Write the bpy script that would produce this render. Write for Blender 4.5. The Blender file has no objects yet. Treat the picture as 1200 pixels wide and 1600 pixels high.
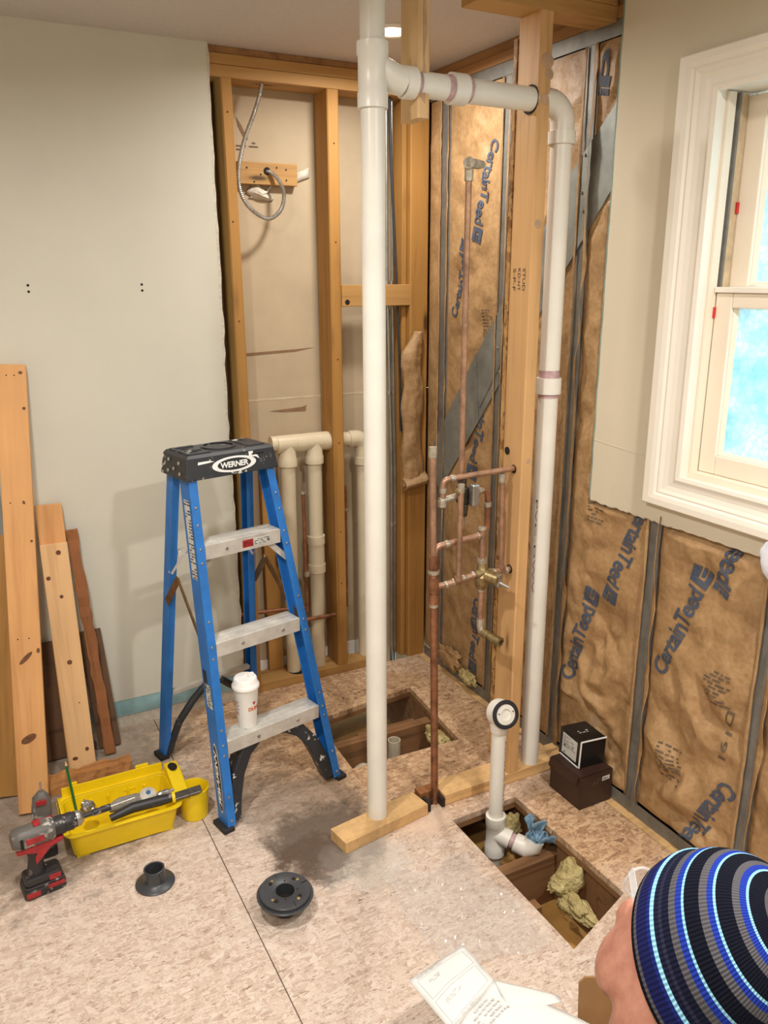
import bpy, bmesh, math, random
from mathutils import Vector, Matrix, noise
random.seed(7)
S = bpy.context.scene
COL = S.collection
PI = math.pi

# ------------------------------------------------------------------ camera
cam_d = bpy.data.cameras.new('camera')
cam = bpy.data.objects.new('camera', cam_d)
COL.objects.link(cam)
F_PX, YAW, PITCH, ROLL, CAM_H = 1276.3, 0.48226, 0.28086, -0.00335, 1.60
fw = Vector((math.sin(YAW) * math.cos(PITCH), math.cos(YAW) * math.cos(PITCH), -math.sin(PITCH)))
rt = Vector((math.cos(YAW), -math.sin(YAW), 0))
up = rt.cross(fw)
r2 = rt * math.cos(ROLL) + up * math.sin(ROLL)
u2 = -rt * math.sin(ROLL) + up * math.cos(ROLL)
cam.matrix_world = Matrix(((r2.x, u2.x, -fw.x, 0), (r2.y, u2.y, -fw.y, 0), (r2.z, u2.z, -fw.z, CAM_H), (0, 0, 0, 1)))
cam_d.sensor_fit = 'VERTICAL'
cam_d.sensor_height = 36.0
cam_d.lens = F_PX / 1600 * 36.0
cam_d.clip_start = 0.02
S.camera = cam

# ------------------------------------------------------------------ world, lights, exposure
CEIL = 2.315
w = bpy.data.worlds.new('world'); S.world = w; w.use_nodes = True
bg = w.node_tree.nodes['Background']
bg.inputs[0].default_value = (0.76, 0.95, 1.0, 1); bg.inputs[1].default_value = 1.7
S.view_settings.view_transform = 'Standard'
S.view_settings.look = 'None'
S.view_settings.gamma = 1.0
S.view_settings.use_curve_mapping = False
S.view_settings.exposure = 0.14
S.cycles.max_bounces = 7; S.cycles.diffuse_bounces = 4; S.cycles.glossy_bounces = 3; S.cycles.transmission_bounces = 6; S.cycles.transparent_max_bounces = 8
CANS_AND_FILL = [(1.312, 2.446, 9.5), (1.12, 0.32, 27), (0.0, 1.35, 20), (-0.35, -0.2, 19)]  # final pair is unseen fill, added to brighten the room
def can_or_fill_light(x, y, power):
    d = bpy.data.lights.new('downlight', 'AREA'); d.shape = 'DISK'; d.size = 0.12; d.energy = power  # object name also covers the added fill lamps
    d.color = (1.0, 0.955, 0.90); d.spread = math.radians(170)
    o = bpy.data.objects.new('downlight', d); COL.objects.link(o)
    o.location = (x, y, CEIL - 0.012)
for c in CANS_AND_FILL: can_or_fill_light(*c)

# ------------------------------------------------------------------ materials
def lin(c):
    c = c / 255.0
    return c / 12.92 if c <= 0.04045 else ((c + 0.055) / 1.055) ** 2.4
def rgb(r, g, b): return (lin(r), lin(g), lin(b), 1)
class NT:
    def __init__(s, name):
        s.m = bpy.data.materials.new(name); s.m.use_nodes = True
        s.t = s.m.node_tree; s.b = s.t.nodes['Principled BSDF']
    def n(s, kind, **kw):
        x = s.t.nodes.new(kind)
        for k, v in kw.items():
            if k in x.inputs: x.inputs[k].default_value = v
            else: setattr(x, k, v)
        return x
    def l(s, a, b): s.t.links.new(a, b)
    def coord(s, scale=(1, 1, 1), rot=(0, 0, 0), out='Object'):
        tc = s.n('ShaderNodeTexCoord'); mp = s.n('ShaderNodeMapping')
        mp.inputs['Scale'].default_value = scale; mp.inputs['Rotation'].default_value = rot
        s.l(tc.outputs[out], mp.inputs['Vector']); return mp.outputs['Vector']
    def noise(s, vec, scale, detail=4, rough=0.5, dist=0.0):
        x = s.n('ShaderNodeTexNoise'); x.inputs['Scale'].default_value = scale; x.inputs['Detail'].default_value = detail
        x.inputs['Roughness'].default_value = rough; x.inputs['Distortion'].default_value = dist
        if vec is not None: s.l(vec, x.inputs['Vector'])
        return x.outputs['Fac']
    def ramp(s, fac, stops, interp='LINEAR'):
        x = s.n('ShaderNodeValToRGB'); e = x.color_ramp.elements; x.color_ramp.interpolation = interp
        while len(e) < len(stops): e.new(0.5)
        for i, (p, c) in enumerate(stops): e[i].position = p; e[i].color = c
        s.l(fac, x.inputs['Fac']); return x.outputs['Color']
    def mix(s, fac, a, b, mode='MIX'):
        x = s.n('ShaderNodeMix', data_type='RGBA', blend_type=mode)
        for sock, v in ((x.inputs[0], fac), (x.inputs[6], a), (x.inputs[7], b)):
            if hasattr(v, 'is_linked'): s.l(v, sock)
            else: sock.default_value = v
        return x.outputs[2]
    def bump(s, h, strength=0.3, dist=0.01):
        x = s.n('ShaderNodeBump'); x.inputs['Strength'].default_value = strength; x.inputs['Distance'].default_value = dist
        s.l(h, x.inputs['Height']); s.l(x.outputs['Normal'], s.b.inputs['Normal'])
    def base(s, c):
        if hasattr(c, 'is_linked'): s.l(c, s.b.inputs['Base Color'])
        else: s.b.inputs['Base Color'].default_value = c
    def pr(s, rough=0.5, metal=0.0, spec=0.5):
        s.b.inputs['Roughness'].default_value = rough; s.b.inputs['Metallic'].default_value = metal
        s.b.inputs['Specular IOR Level'].default_value = spec
        return s
def plain(name, c, rough=0.5, metal=0.0, var=0.12, scale=30, bump=0.0, spec=0.5, dark=None):
    m = NT(name); v = m.coord()
    f = m.noise(v, scale, 5, 0.6)
    d = dark or tuple(x * (1 - 2 * var) for x in c[:3]) + (1,)
    l_ = tuple(min(1, x * (1 + var)) for x in c[:3]) + (1,)
    m.base(m.ramp(f, [(0.3, d), (0.7, l_)])); m.pr(rough, metal, spec)
    if bump: m.bump(m.noise(v, scale * 4, 4), bump, 0.004)
    return m.m
def wood(name, c, dark, axis='Z', knots=True, rough=0.62, fine=1.0, dirt=0.0):
    m = NT(name)
    sc = {'X': (1.6, 30, 30), 'Y': (30, 1.6, 30), 'Z': (30, 30, 1.6)}[axis]
    sc = tuple(x * fine for x in sc)
    v = m.coord(sc)
    g = m.noise(v, 1.0, 4, 0.6, 0.6)
    light = tuple(min(1, x * 1.18) for x in c[:3]) + (1,)
    col = m.ramp(g, [(0.28, dark), (0.46, c), (0.75, light)])
    big = m.noise(m.coord(), 3.0, 3)
    col = m.mix(0.35, col, m.ramp(big, [(0.3, tuple(x * 0.72 for x in c[:3]) + (1,)), (0.7, light)]))
    if knots:
        ks = {'X': (2.6, 11, 11), 'Y': (11, 2.6, 11), 'Z': (11, 11, 2.6)}[axis]
        vo = m.n('ShaderNodeTexVoronoi'); vo.inputs['Scale'].default_value = 1.0
        m.l(m.coord(ks), vo.inputs['Vector'])
        kf = m.ramp(vo.outputs['Distance'], [(0.06, (1, 1, 1, 1)), (0.12, (0.25, 0.25, 0.25, 1)), (0.2, (0, 0, 0, 1))])
        col = m.mix(kf, col, tuple(x * 0.35 for x in dark[:3]) + (1,))
    if dirt:
        dn = m.noise(m.coord(), 7.0, 6, 0.7)
        col = m.mix(m.ramp(dn, [(0.5, (0, 0, 0, 1)), (0.75, (dirt, dirt, dirt, 1))]), col, rgb(70, 58, 45))
    m.base(col); m.pr(rough, 0, 0.35); m.bump(g, 0.25, 0.002)
    return m.m
def osb(name, tones, wash=None, wash_amt=0.0, fleck=0.5, stains=(), clean=None):
    m = NT(name)
    tc = m.n('ShaderNodeTexCoord')
    def flakes(rot, sx, sy):
        mp = m.n('ShaderNodeMapping'); mp.inputs['Rotation'].default_value = (0, 0, rot); mp.inputs['Scale'].default_value = (sx, sy, 20)
        m.l(tc.outputs['Object'], mp.inputs['Vector'])
        nz = m.n('ShaderNodeTexNoise'); nz.inputs['Scale'].default_value = 9; m.l(tc.outputs['Object'], nz.inputs['Vector'])
        ad = m.n('ShaderNodeMixRGB', blend_type='ADD'); ad.inputs[0].default_value = 0.9
        m.l(mp.outputs['Vector'], ad.inputs[1]); m.l(nz.outputs['Color'], ad.inputs[2])
        vo = m.n('ShaderNodeTexVoronoi'); vo.inputs['Scale'].default_value = 1.0; m.l(ad.outputs[0], vo.inputs['Vector'])
        bw = m.n('ShaderNodeSeparateColor'); m.l(vo.outputs['Color'], bw.inputs[0])
        return bw.outputs[0], vo.outputs['Distance']
    a, da = flakes(0.5, 22, 75); b_, db = flakes(-0.6, 70, 26); c_, dc = flakes(1.4, 30, 95)
    m1 = m.mix(m.ramp(m.noise(m.coord(), 38, 2), [(0.42, (0, 0, 0, 1)), (0.5, (1, 1, 1, 1))]), a, b_)
    m2 = m.mix(m.ramp(m.noise(m.coord((1, 1.3, 1)), 31, 2), [(0.47, (0, 0, 0, 1)), (0.55, (1, 1, 1, 1))]), m1, c_)
    col = m.ramp(m2, [(i / (len(tones) - 1), t) for i, t in enumerate(tones)])
    # thin dark flecks
    fk = None
    for ang, sx, sy in ((0.9, 40, 190), (-0.3, 46, 210), (2.1, 36, 180)):
        f1 = m.ramp(m.noise(m.coord((sx, sy, 10), (0, 0, ang)), 1.0, 3, 0.5, 1.6), [(0.61, (0, 0, 0, 1)), (0.70, (1, 1, 1, 1))])
        fk = f1 if fk is None else m.mix(1.0, fk, f1, 'ADD')
    sep = m.n('ShaderNodeMath', operation='MULTIPLY'); m.l(fk, sep.inputs[0]); sep.inputs[1].default_value = fleck
    if wash is not None:
        wf = m.ramp(m.noise(m.coord(), 4.0, 6, 0.65), [(0.25, (wash_amt * 0.55,) * 3 + (1,)), (0.65, (wash_amt,) * 3 + (1,))])
        col = m.mix(wf, col, wash)
    if clean:
        c2 = m.ramp(m2, [(i / (len(clean[0]) - 1), t) for i, t in enumerate(clean[0])]); cmask = None
        for (sx, sy, sr) in clean[1]:
            vs = m.n('ShaderNodeVectorMath', operation='DISTANCE'); m.l(tc.outputs['Object'], vs.inputs[0]); vs.inputs[1].default_value = (sx, sy, 0)
            ma = m.n('ShaderNodeMath', operation='MULTIPLY_ADD'); m.l(m.noise(m.coord(), 5, 5, 0.65), ma.inputs[0]); ma.inputs[1].default_value = 0.5; m.l(vs.outputs['Value'], ma.inputs[2])
            ff = m.ramp(ma.outputs[0], [(sr * 0.75, (0.85, 0.85, 0.85, 1)), (sr * 1.2 + 0.12, (0, 0, 0, 1))])
            cmask = ff if cmask is None else m.mix(1.0, cmask, ff, 'LIGHTEN')
        col = m.mix(cmask, col, c2)
    col = m.mix(sep.outputs[0], col, rgb(112, 84, 62))
    # spilled dirt with its own outline: (x, y, radius, colour, strength)
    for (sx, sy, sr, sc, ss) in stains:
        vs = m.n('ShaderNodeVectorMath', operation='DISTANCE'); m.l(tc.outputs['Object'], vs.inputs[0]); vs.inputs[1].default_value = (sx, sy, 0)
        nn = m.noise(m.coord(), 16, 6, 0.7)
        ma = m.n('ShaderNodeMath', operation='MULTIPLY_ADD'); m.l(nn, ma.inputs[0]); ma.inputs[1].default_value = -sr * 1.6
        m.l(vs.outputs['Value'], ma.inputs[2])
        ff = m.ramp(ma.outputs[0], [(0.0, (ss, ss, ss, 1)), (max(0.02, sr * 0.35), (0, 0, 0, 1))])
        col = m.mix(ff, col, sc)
    m.base(col); m.pr(0.7, 0, 0.25); m.bump(m2, 0.25, 0.0015)
    return m.m
def metal(name, c, rough=0.4, var=0.2, scale=25, metallic=0.9):
    m = NT(name); v = m.coord()
    f = m.noise(v, scale, 6, 0.65)
    m.base(m.ramp(f, [(0.3, tuple(x * (1 - 2 * var) for x in c[:3]) + (1,)), (0.7, tuple(min(1, x * (1 + var)) for x in c[:3]) + (1,))]))
    m.pr(rough, metallic)
    m.bump(m.noise(v, scale * 3, 3), 0.08, 0.002)
    return m.m

W_LEFT = plain('painted_drywall', rgb(212, 209, 194), 0.75, 0, 0.02, 3, 0.05, 0.2)
W_RIGHT = plain('cream_drywall', rgb(214, 203, 180), 0.75, 0, 0.02, 3, 0.05, 0.2)
M_CEIL = plain('ceiling_paint', rgb(205, 198, 194), 0.85, 0, 0.03, 80, 0.3, 0.1)
GYP = plain('gypsum_core', rgb(214, 206, 190), 0.9, 0, 0.1, 60, 0.4, 0.1)
GREENB = plain('green_board_paper', rgb(136, 156, 146), 0.8, 0, 0.12, 40, 0.0, 0.2)
BLUEB = plain('blue_board_paper', rgb(150, 186, 190), 0.8, 0, 0.12, 20, 0.0, 0.2)
TANPAPER = plain('tan_gypsum_back_paper', rgb(190, 172, 144), 0.85, 0, 0.05, 6, 0.1, 0.15)
TORN = plain('torn_paper', rgb(140, 108, 78), 0.85, 0, 0.1, 20)
PINE = wood('pine_stud_wood', rgb(208, 164, 112), rgb(172, 124, 74), 'Z')
PINE_X = wood('pine_plate_wood', rgb(180, 138, 82), rgb(138, 99, 52), 'X')
PINE_Y = wood('pine_beam_wood', rgb(158, 116, 74), rgb(114, 80, 48), 'Y')
PINE_OLD = wood('aged_stud_wood', rgb(172, 126, 66), rgb(134, 92, 44), 'Z')
PINE_PALE = wood('pale_pine_wood', rgb(220, 184, 136), rgb(188, 146, 98), 'Z')
PINE_PALE_X = wood('pale_plate_wood', rgb(216, 176, 122), rgb(176, 130, 78), 'X', dirt=0.5)
LUMBER = wood('orange_lumber_wood', rgb(212, 158, 102), rgb(180, 120, 68), 'Z', False)
LUMBER2 = wood('clear_lumber_wood', rgb(222, 180, 130), rgb(190, 144, 92), 'Z', False)
BARK = wood('rough_brown_wood', rgb(148, 96, 58), rgb(84, 52, 30), 'Z', False, 0.8, 2.0, 0.5)
DARKPLY = wood('dark_plywood', rgb(104, 76, 54), rgb(58, 42, 32), 'X', False, 0.8, 0.5, 0.7)
JOIST = wood('joist_wood', rgb(138, 100, 66), rgb(84, 58, 36), 'X', False, 0.75)
OSB_EDGE = osb('chipboard_edge', [rgb(110, 74, 40), rgb(170, 126, 76), rgb(200, 158, 100), rgb(140, 98, 56)], fleck=0.8)
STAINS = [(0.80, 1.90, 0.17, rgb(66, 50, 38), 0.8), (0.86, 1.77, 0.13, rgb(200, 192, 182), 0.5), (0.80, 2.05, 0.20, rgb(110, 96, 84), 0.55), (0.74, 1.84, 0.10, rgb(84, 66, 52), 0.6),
          (1.10, 1.86, 0.08, rgb(216, 190, 170), 0.7), (0.02, 2.5, 0.45, rgb(120, 106, 92), 0.7), (0.28, 2.7, 0.3, rgb(140, 128, 112), 0.6)]
CLEAN = [(1.30, 2.38, 0.86), (1.56, 1.56, 0.52), (1.05, 2.7, 0.74)]     # less trampled, golden chipboard
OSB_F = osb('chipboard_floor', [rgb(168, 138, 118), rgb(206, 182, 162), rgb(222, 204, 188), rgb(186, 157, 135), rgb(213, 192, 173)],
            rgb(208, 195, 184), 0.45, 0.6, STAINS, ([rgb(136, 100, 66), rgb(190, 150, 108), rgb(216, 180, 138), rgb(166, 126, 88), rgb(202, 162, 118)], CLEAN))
OSB_A = OSB_F
KRAFT = None
STEEL = metal('galvanised_stud_steel', rgb(132, 130, 124), 0.55, 0.15, 14, 0.45)
STEELB = metal('galvanised_brace_steel', rgb(150, 152, 146), 0.55, 0.18, 9, 0.6)
PVC = plain('white_pvc', rgb(232, 228, 218), 0.32, 0, 0.03, 9, 0, 0.5)
PVC_OLD = plain('cream_pvc', rgb(216, 202, 172), 0.38, 0, 0.05, 8, 0, 0.5)
PVC_DIRTY = plain('dusty_pvc', rgb(204, 192, 168), 0.5, 0, 0.1, 12, 0, 0.4)
PRIMER = plain('purple_primer', rgb(196, 164, 166), 0.4, 0, 0.15, 60)
COPPER = metal('copper_tube', rgb(182, 142, 116), 0.42, 0.22, 30, 0.6)
COPPER_D = metal('aged_copper_tube', rgb(158, 108, 78), 0.42, 0.28, 26, 0.6)
SOLDER = metal('solder_silver', rgb(200, 190, 172), 0.4, 0.2, 60, 0.7)
BRASS = metal('raw_brass', rgb(176, 156, 112), 0.42, 0.25, 60, 0.85)
CHROME = metal('worn_steel', rgb(190, 188, 184), 0.35, 0.15, 60, 0.9)
CONDUIT = metal('conduit_steel', rgb(170, 172, 166), 0.35, 0.12, 20, 0.85)
ALU = metal('ladder_aluminium', rgb(218, 215, 208), 0.42, 0.10, 22, 0.35)
BLUE = plain('blue_fibreglass', rgb(40, 116, 196), 0.42, 0, 0.08, 20, 0, 0.5)
def speckled(name, c, spot, amount):
    m = NT(name); v = m.coord()
    f = m.noise(v, 55, 3, 0.55); f2 = m.noise(v, 14, 3)
    mask = m.mix(1.0, m.ramp(f, [(amount, (0, 0, 0, 1)), (amount + 0.03, (1, 1, 1, 1))]), m.ramp(f2, [(0.5, (0, 0, 0, 1)), (0.6, (1, 1, 1, 1))]), 'MULTIPLY')
    m.base(m.mix(mask, c, spot)); m.pr(0.45, 0, 0.5); return m.m
BLACKP = speckled('black_ladder_plastic', rgb(44, 46, 50), rgb(214, 212, 206), 0.60)
BLACKP2 = speckled('paint_splashed_top', rgb(56, 58, 62), rgb(200, 198, 192), 0.50)
RUBBER = plain('black_rubber', rgb(34, 34, 36), 0.7, 0, 0.1)
ABS = plain('black_abs', rgb(58, 60, 64), 0.35, 0, 0.08, 20, 0, 0.6)
WHITE = plain('white_ink', rgb(240, 240, 238), 0.5, 0, 0.02)
BLACKINK = plain('black_ink', rgb(40, 40, 42), 0.7, 0, 0.1)
BLUEINK = plain('navy_print_ink', rgb(52, 70, 98), 0.75, 0, 0.25, 60, dark=rgb(86, 84, 82))
GREYINK = plain('grey_print_ink', rgb(104, 88, 72), 0.8, 0, 0.2, 60)
ORANGEINK = plain('orange_print_ink', rgb(226, 100, 40), 0.5, 0, 0.05)
PINKINK = plain('magenta_print_ink', rgb(190, 30, 90), 0.5, 0, 0.05)
CUPW = plain('cup_white', rgb(238, 236, 230), 0.5, 0, 0.02, 10)
LIDW = plain('lid_white', rgb(244, 242, 238), 0.35, 0, 0.02, 10)
YELLOW = plain('yellow_plastic', rgb(240, 206, 18), 0.4, 0, 0.05, 14, 0, 0.5)
RED = plain('red_plastic', rgb(166, 40, 46), 0.42, 0, 0.2, 60, 0, 0.5)
DUSTYGREY = speckled('dusty_grey_housing', rgb(96, 92, 88), rgb(190, 184, 176), 0.52)
DARKTOOL = speckled('dark_tool_rubber', rgb(44, 42, 44), rgb(150, 140, 136), 0.60)
TRIMW = plain('white_trim_paint', rgb(240, 232, 218), 0.4, 0, 0.015, 6, 0, 0.4)
SASHW = plain('sash_paint', rgb(240, 226, 206), 0.42, 0, 0.02, 6, 0, 0.4)
CARD = plain('brown_cardboard', rgb(150, 112, 70), 0.8, 0, 0.06, 20)
BOXBROWN = plain('dark_brown_carton', rgb(62, 42, 34), 0.45, 0, 0.12, 14, 0, 0.4)
BOXBLACK = plain('black_carton', rgb(26, 25, 25), 0.3, 0, 0.1, 14, 0, 0.5)
LABELW = plain('white_label', rgb(206, 206, 200), 0.6, 0, 0.04, 60)
PAPER = plain('white_paper', rgb(218, 217, 213), 0.8, 0, 0.015, 12, 0, 0.1)
GLASSWOOL = None
RAGB = plain('blue_rag_cloth', rgb(128, 160, 184), 0.85, 0, 0.2, 60, 0.3, 0.1)
SKIN = plain('skin', rgb(184, 128, 108), 0.5, 0, 0.12, 30, 0.3, 0.4)
STUBBLE = plain('grey_stubble', rgb(200, 186, 174), 0.8, 0, 0.2, 200, 0.3)
JACKET = plain('charcoal_jacket', rgb(58, 56, 58), 0.85, 0, 0.15, 60, 0.2, 0.1)
TROUSER = plain('work_trousers', rgb(96, 82, 62), 0.9, 0, 0.15, 60, 0.2, 0.1)
GREEN = plain('green_pencil_paint', rgb(30, 110, 60), 0.4)
PUTTY = plain('tan_wood_putty', rgb(190, 156, 126), 0.7, 0, 0.1, 40)
HOLE = plain('dark_hole', rgb(26, 16, 10), 0.9)
REDT = plain('red_tab', rgb(206, 50, 46), 0.5)
GREY_SHADE = plain('shaded_wall_grey', rgb(142, 146, 142), 0.8, 0, 0.04, 4)  # wall tone with its shade put into the colour
def kraft_mat():
    m = NT('kraft_facing_paper'); v = m.coord()
    a = m.noise(v, 9, 4, 0.62); b_ = m.noise(v, 70, 2)
    col = m.ramp(a, [(0.25, rgb(146, 112, 76)), (0.5, rgb(168, 132, 90)), (0.78, rgb(186, 150, 106))])
    col = m.mix(0.18, col, m.ramp(b_, [(0.35, rgb(124, 94, 62)), (0.65, rgb(200, 168, 124))]))
    m.base(col); m.pr(0.5, 0, 0.45); m.bump(m.noise(v, 34, 4, 0.65), 0.45, 0.006); return m.m
KRAFT = kraft_mat()
def wool_mat():
    m = NT('yellow_glass_wool'); v = m.coord()
    m.base(m.ramp(m.noise(v, 18, 6, 0.7), [(0.3, rgb(158, 138, 88)), (0.7, rgb(218, 202, 146))])); m.pr(0.95, 0, 0.1)
    m.bump(m.noise(v, 120, 4), 0.8, 0.01); return m.m
GLASSWOOL = wool_mat()
def glass_mat():
    # obscure glass: diffuses daylight; leaf-pattern relief
    m = NT('obscure_window_glass'); t = m.t
    v = m.coord((46, 46, 46))
    vo = m.n('ShaderNodeTexVoronoi', feature='DISTANCE_TO_EDGE'); vo.inputs['Scale'].default_value = 1.0
    nz = m.n('ShaderNodeTexNoise'); nz.inputs['Scale'].default_value = 1.2; nz.inputs['Detail'].default_value = 3
    m.l(v, nz.inputs['Vector'])
    ad = m.n('ShaderNodeMixRGB', blend_type='ADD'); ad.inputs[0].default_value = 1.6; m.l(v, ad.inputs[1]); m.l(nz.outputs['Color'], ad.inputs[2])
    m.l(ad.outputs[0], vo.inputs['Vector'])
    col = m.ramp(vo.outputs['Distance'], [(0.0, rgb(206, 234, 240)), (0.05, rgb(238, 250, 250)), (0.4, rgb(252, 255, 255))])
    col = m.mix(m.ramp(m.noise(m.coord(), 9, 5, 0.6), [(0.36, (0.6, 0.6, 0.6, 1)), (0.55, (0, 0, 0, 1))]), col, rgb(176, 222, 246))  # blue blotches paint refracted surroundings into the glass colour
    tr = m.n('ShaderNodeBsdfTranslucent'); m.l(col, tr.inputs['Color'])
    gl = m.n('ShaderNodeBsdfGlossy'); gl.inputs['Roughness'].default_value = 0.15
    mx = m.n('ShaderNodeMixShader'); mx.inputs[0].default_value = 0.06
    bp = m.n('ShaderNodeBump'); bp.inputs['Strength'].default_value = 0.8; bp.inputs['Distance'].default_value = 0.01
    m.l(vo.outputs['Distance'], bp.inputs['Height']); m.l(bp.outputs['Normal'], gl.inputs['Normal'])
    m.l(tr.outputs[0], mx.inputs[1]); m.l(gl.outputs[0], mx.inputs[2])
    m.l(mx.outputs[0], t.nodes['Material Output'].inputs['Surface']); return m.m
GLASS = glass_mat()
def clear_mat(name, rough=0.08, col=(0.9, 0.93, 0.95, 1), transp=0.75):
    m = NT(name); t = m.t
    tr = m.n('ShaderNodeBsdfTransparent'); tr.inputs['Color'].default_value = (0.95, 0.95, 0.95, 1)
    gl = m.n('ShaderNodeBsdfPrincipled'); gl.inputs['Base Color'].default_value = col; gl.inputs['Roughness'].default_value = rough
    mx = m.n('ShaderNodeMixShader'); mx.inputs[0].default_value = transp
    m.l(gl.outputs[0], mx.inputs[1]); m.l(tr.outputs[0], mx.inputs[2])
    m.l(mx.outputs[0], t.nodes['Material Output'].inputs['Surface']); return m.m
CLEAR = clear_mat('clear_lens_plastic', 0.08, (0.85, 0.9, 0.93, 1), 0.7)
FILM = clear_mat('clear_polythene_film', 0.14, (0.95, 0.92, 0.9, 1), 0.84)
def emit_mat(name, c, s):
    m = NT(name); m.b.inputs['Emission Color'].default_value = c; m.b.inputs['Emission Strength'].default_value = s; m.base(c); return m.m
LAMP = emit_mat('downlight_diffuser', (1, 0.95, 0.86, 1), 6.0)

# ------------------------------------------------------------------ mesh helpers
class MB:
    def __init__(s): s.v = []; s.f = []
    def add(s, vs, fs):
        o = len(s.v); s.v += [tuple(p) for p in vs]; s.f += [tuple(i + o for i in f) for f in fs]; return s
    def box(s, a, b):
        x0, y0, z0 = a; x1, y1, z1 = b
        return s.add([(x0, y0, z0), (x1, y0, z0), (x1, y1, z0), (x0, y1, z0), (x0, y0, z1), (x1, y0, z1), (x1, y1, z1), (x0, y1, z1)],
                     [(0, 3, 2, 1), (4, 5, 6, 7), (0, 1, 5, 4), (1, 2, 6, 5), (2, 3, 7, 6), (3, 0, 4, 7)])
    def sweep(s, poly, p0, p1, ax, ay):
        # closed 2-d polygon carried from p0 to p1 with fixed axes ax, ay
        p0, p1, ax, ay = map(Vector, (p0, p1, ax, ay)); n = len(poly)
        vs = [p0 + ax * a + ay * b for a, b in poly] + [p1 + ax * a + ay * b for a, b in poly]
        fs = [tuple(range(n))[::-1], tuple(range(n, 2 * n))] + [(i, (i + 1) % n, n + (i + 1) % n, n + i) for i in range(n)]
        return s.add(vs, fs)
    def prism(s, poly, z0, z1):
        return s.sweep([(p[0], p[1]) for p in poly], (0, 0, z0), (0, 0, z1), (1, 0, 0), (0, 1, 0))
    def bar(s, p0, p1, w_, d, side=None):
        p0, p1 = Vector(p0), Vector(p1); t = (p1 - p0).normalized()
        a = Vector(side) if side else (Vector((0, 0, 1)) if abs(t.z) < 0.9 else Vector((1, 0, 0)))
        a = (a - t * a.dot(t)).normalized(); b = t.cross(a)
        return s.sweep([(-w_ / 2, -d / 2), (w_ / 2, -d / 2), (w_ / 2, d / 2), (-w_ / 2, d / 2)], p0, p1, a, b)
    def tube(s, pts, r, seg=14, cap=True, hollow=0.0):
        pts = [Vector(p) for p in pts]; n = len(pts); rs = r if isinstance(r, (list, tuple)) else [r] * n
        rings = []; nrm = None
        for i, p in enumerate(pts):
            t = (pts[min(i + 1, n - 1)] - pts[max(i - 1, 0)]).normalized()
            if nrm is None:
                nrm = t.orthogonal().normalized()
            nrm = (nrm - t * nrm.dot(t)); nrm = nrm.normalized() if nrm.length > 1e-6 else t.orthogonal().normalized()
            b = t.cross(nrm)
            rings.append([p + (nrm * math.cos(2 * PI * k / seg) + b * math.sin(2 * PI * k / seg)) * rs[i] for k in range(seg)])
        vs = [v for ring in rings for v in ring]
        fs = [(i * seg + k, i * seg + (k + 1) % seg, (i + 1) * seg + (k + 1) % seg, (i + 1) * seg + k) for i in range(n - 1) for k in range(seg)]
        if cap: fs += [tuple(range(seg))[::-1], tuple(range((n - 1) * seg, n * seg))]
        return s.add(vs, fs)
    def lathe(s, prof, o=(0, 0, 0), axis=(0, 0, 1), seg=32, cap=True):
        o, t = Vector(o), Vector(axis).normalized(); a = t.orthogonal().normalized(); b = t.cross(a); n = len(prof)
        vs = [o + t * z + (a * math.cos(2 * PI * k / seg) + b * math.sin(2 * PI * k / seg)) * r for r, z in prof for k in range(seg)]
        fs = [(i * seg + k, i * seg + (k + 1) % seg, (i + 1) * seg + (k + 1) % seg, (i + 1) * seg + k) for i in range(n - 1) for k in range(seg)]
        if cap: fs += [tuple(range(seg))[::-1], tuple(range((n - 1) * seg, n * seg))]
        return s.add(vs, fs)
    def ball(s, c, r, M=None, nu=20, nv=12):
        c = Vector(c); rx, ry, rz = r if isinstance(r, (list, tuple)) else (r, r, r); vs = []
        for j in range(1, nv):
            th = PI * j / nv
            for i in range(nu):
                p = Vector((rx * math.sin(th) * math.cos(2 * PI * i / nu), ry * math.sin(th) * math.sin(2 * PI * i / nu), rz * math.cos(th)))
                vs.append(c + p)
        top = len(vs); vs += [c + Vector((0, 0, rz)), c - Vector((0, 0, rz))]
        fs = [(j * nu + i, (j + 1) * nu + i, (j + 1) * nu + (i + 1) % nu, j * nu + (i + 1) % nu) for j in range(nv - 2) for i in range(nu)]
        fs += [(top, i, (i + 1) % nu) for i in range(nu)] + [(top + 1, (nv - 2) * nu + (i + 1) % nu, (nv - 2) * nu + i) for i in range(nu)]
        if M is not None: vs = [M @ v for v in vs]
        return s.add(vs, fs)
    def grid(s, fn, nu, nv):
        vs = [fn(i / nu, j / nv) for j in range(nv + 1) for i in range(nu + 1)]
        fs = [(j * (nu + 1) + i, j * (nu + 1) + i + 1, (j + 1) * (nu + 1) + i + 1, (j + 1) * (nu + 1) + i) for j in range(nv) for i in range(nu)]
        return s.add(vs, fs)
    def build(s, name, mat_, parent=None, bevel=0.0, smooth=False, solid=0.0, bseg=2, fix=True):
        me = bpy.data.meshes.new(name); me.from_pydata(s.v, [], s.f); me.validate()
        if fix:
            bm = bmesh.new(); bm.from_mesh(me); bmesh.ops.recalc_face_normals(bm, faces=bm.faces); bm.to_mesh(me); bm.free()
        if smooth:
            me.polygons.foreach_set('use_smooth', [True] * len(me.polygons))
            if hasattr(me, 'set_sharp_from_angle'): me.set_sharp_from_angle(angle=math.radians(40))
        me.materials.append(mat_)
        o = bpy.data.objects.new(name, me); COL.objects.link(o)
        if parent is not None: o.parent = parent
        if solid:
            md = o.modifiers.new('thickness', 'SOLIDIFY'); md.thickness = solid; md.offset = 0
        if bevel:
            md = o.modifiers.new('bevel', 'BEVEL'); md.width = bevel; md.segments = bseg; md.limit_method = 'ANGLE'; md.angle_limit = math.radians(50)
        return o
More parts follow.
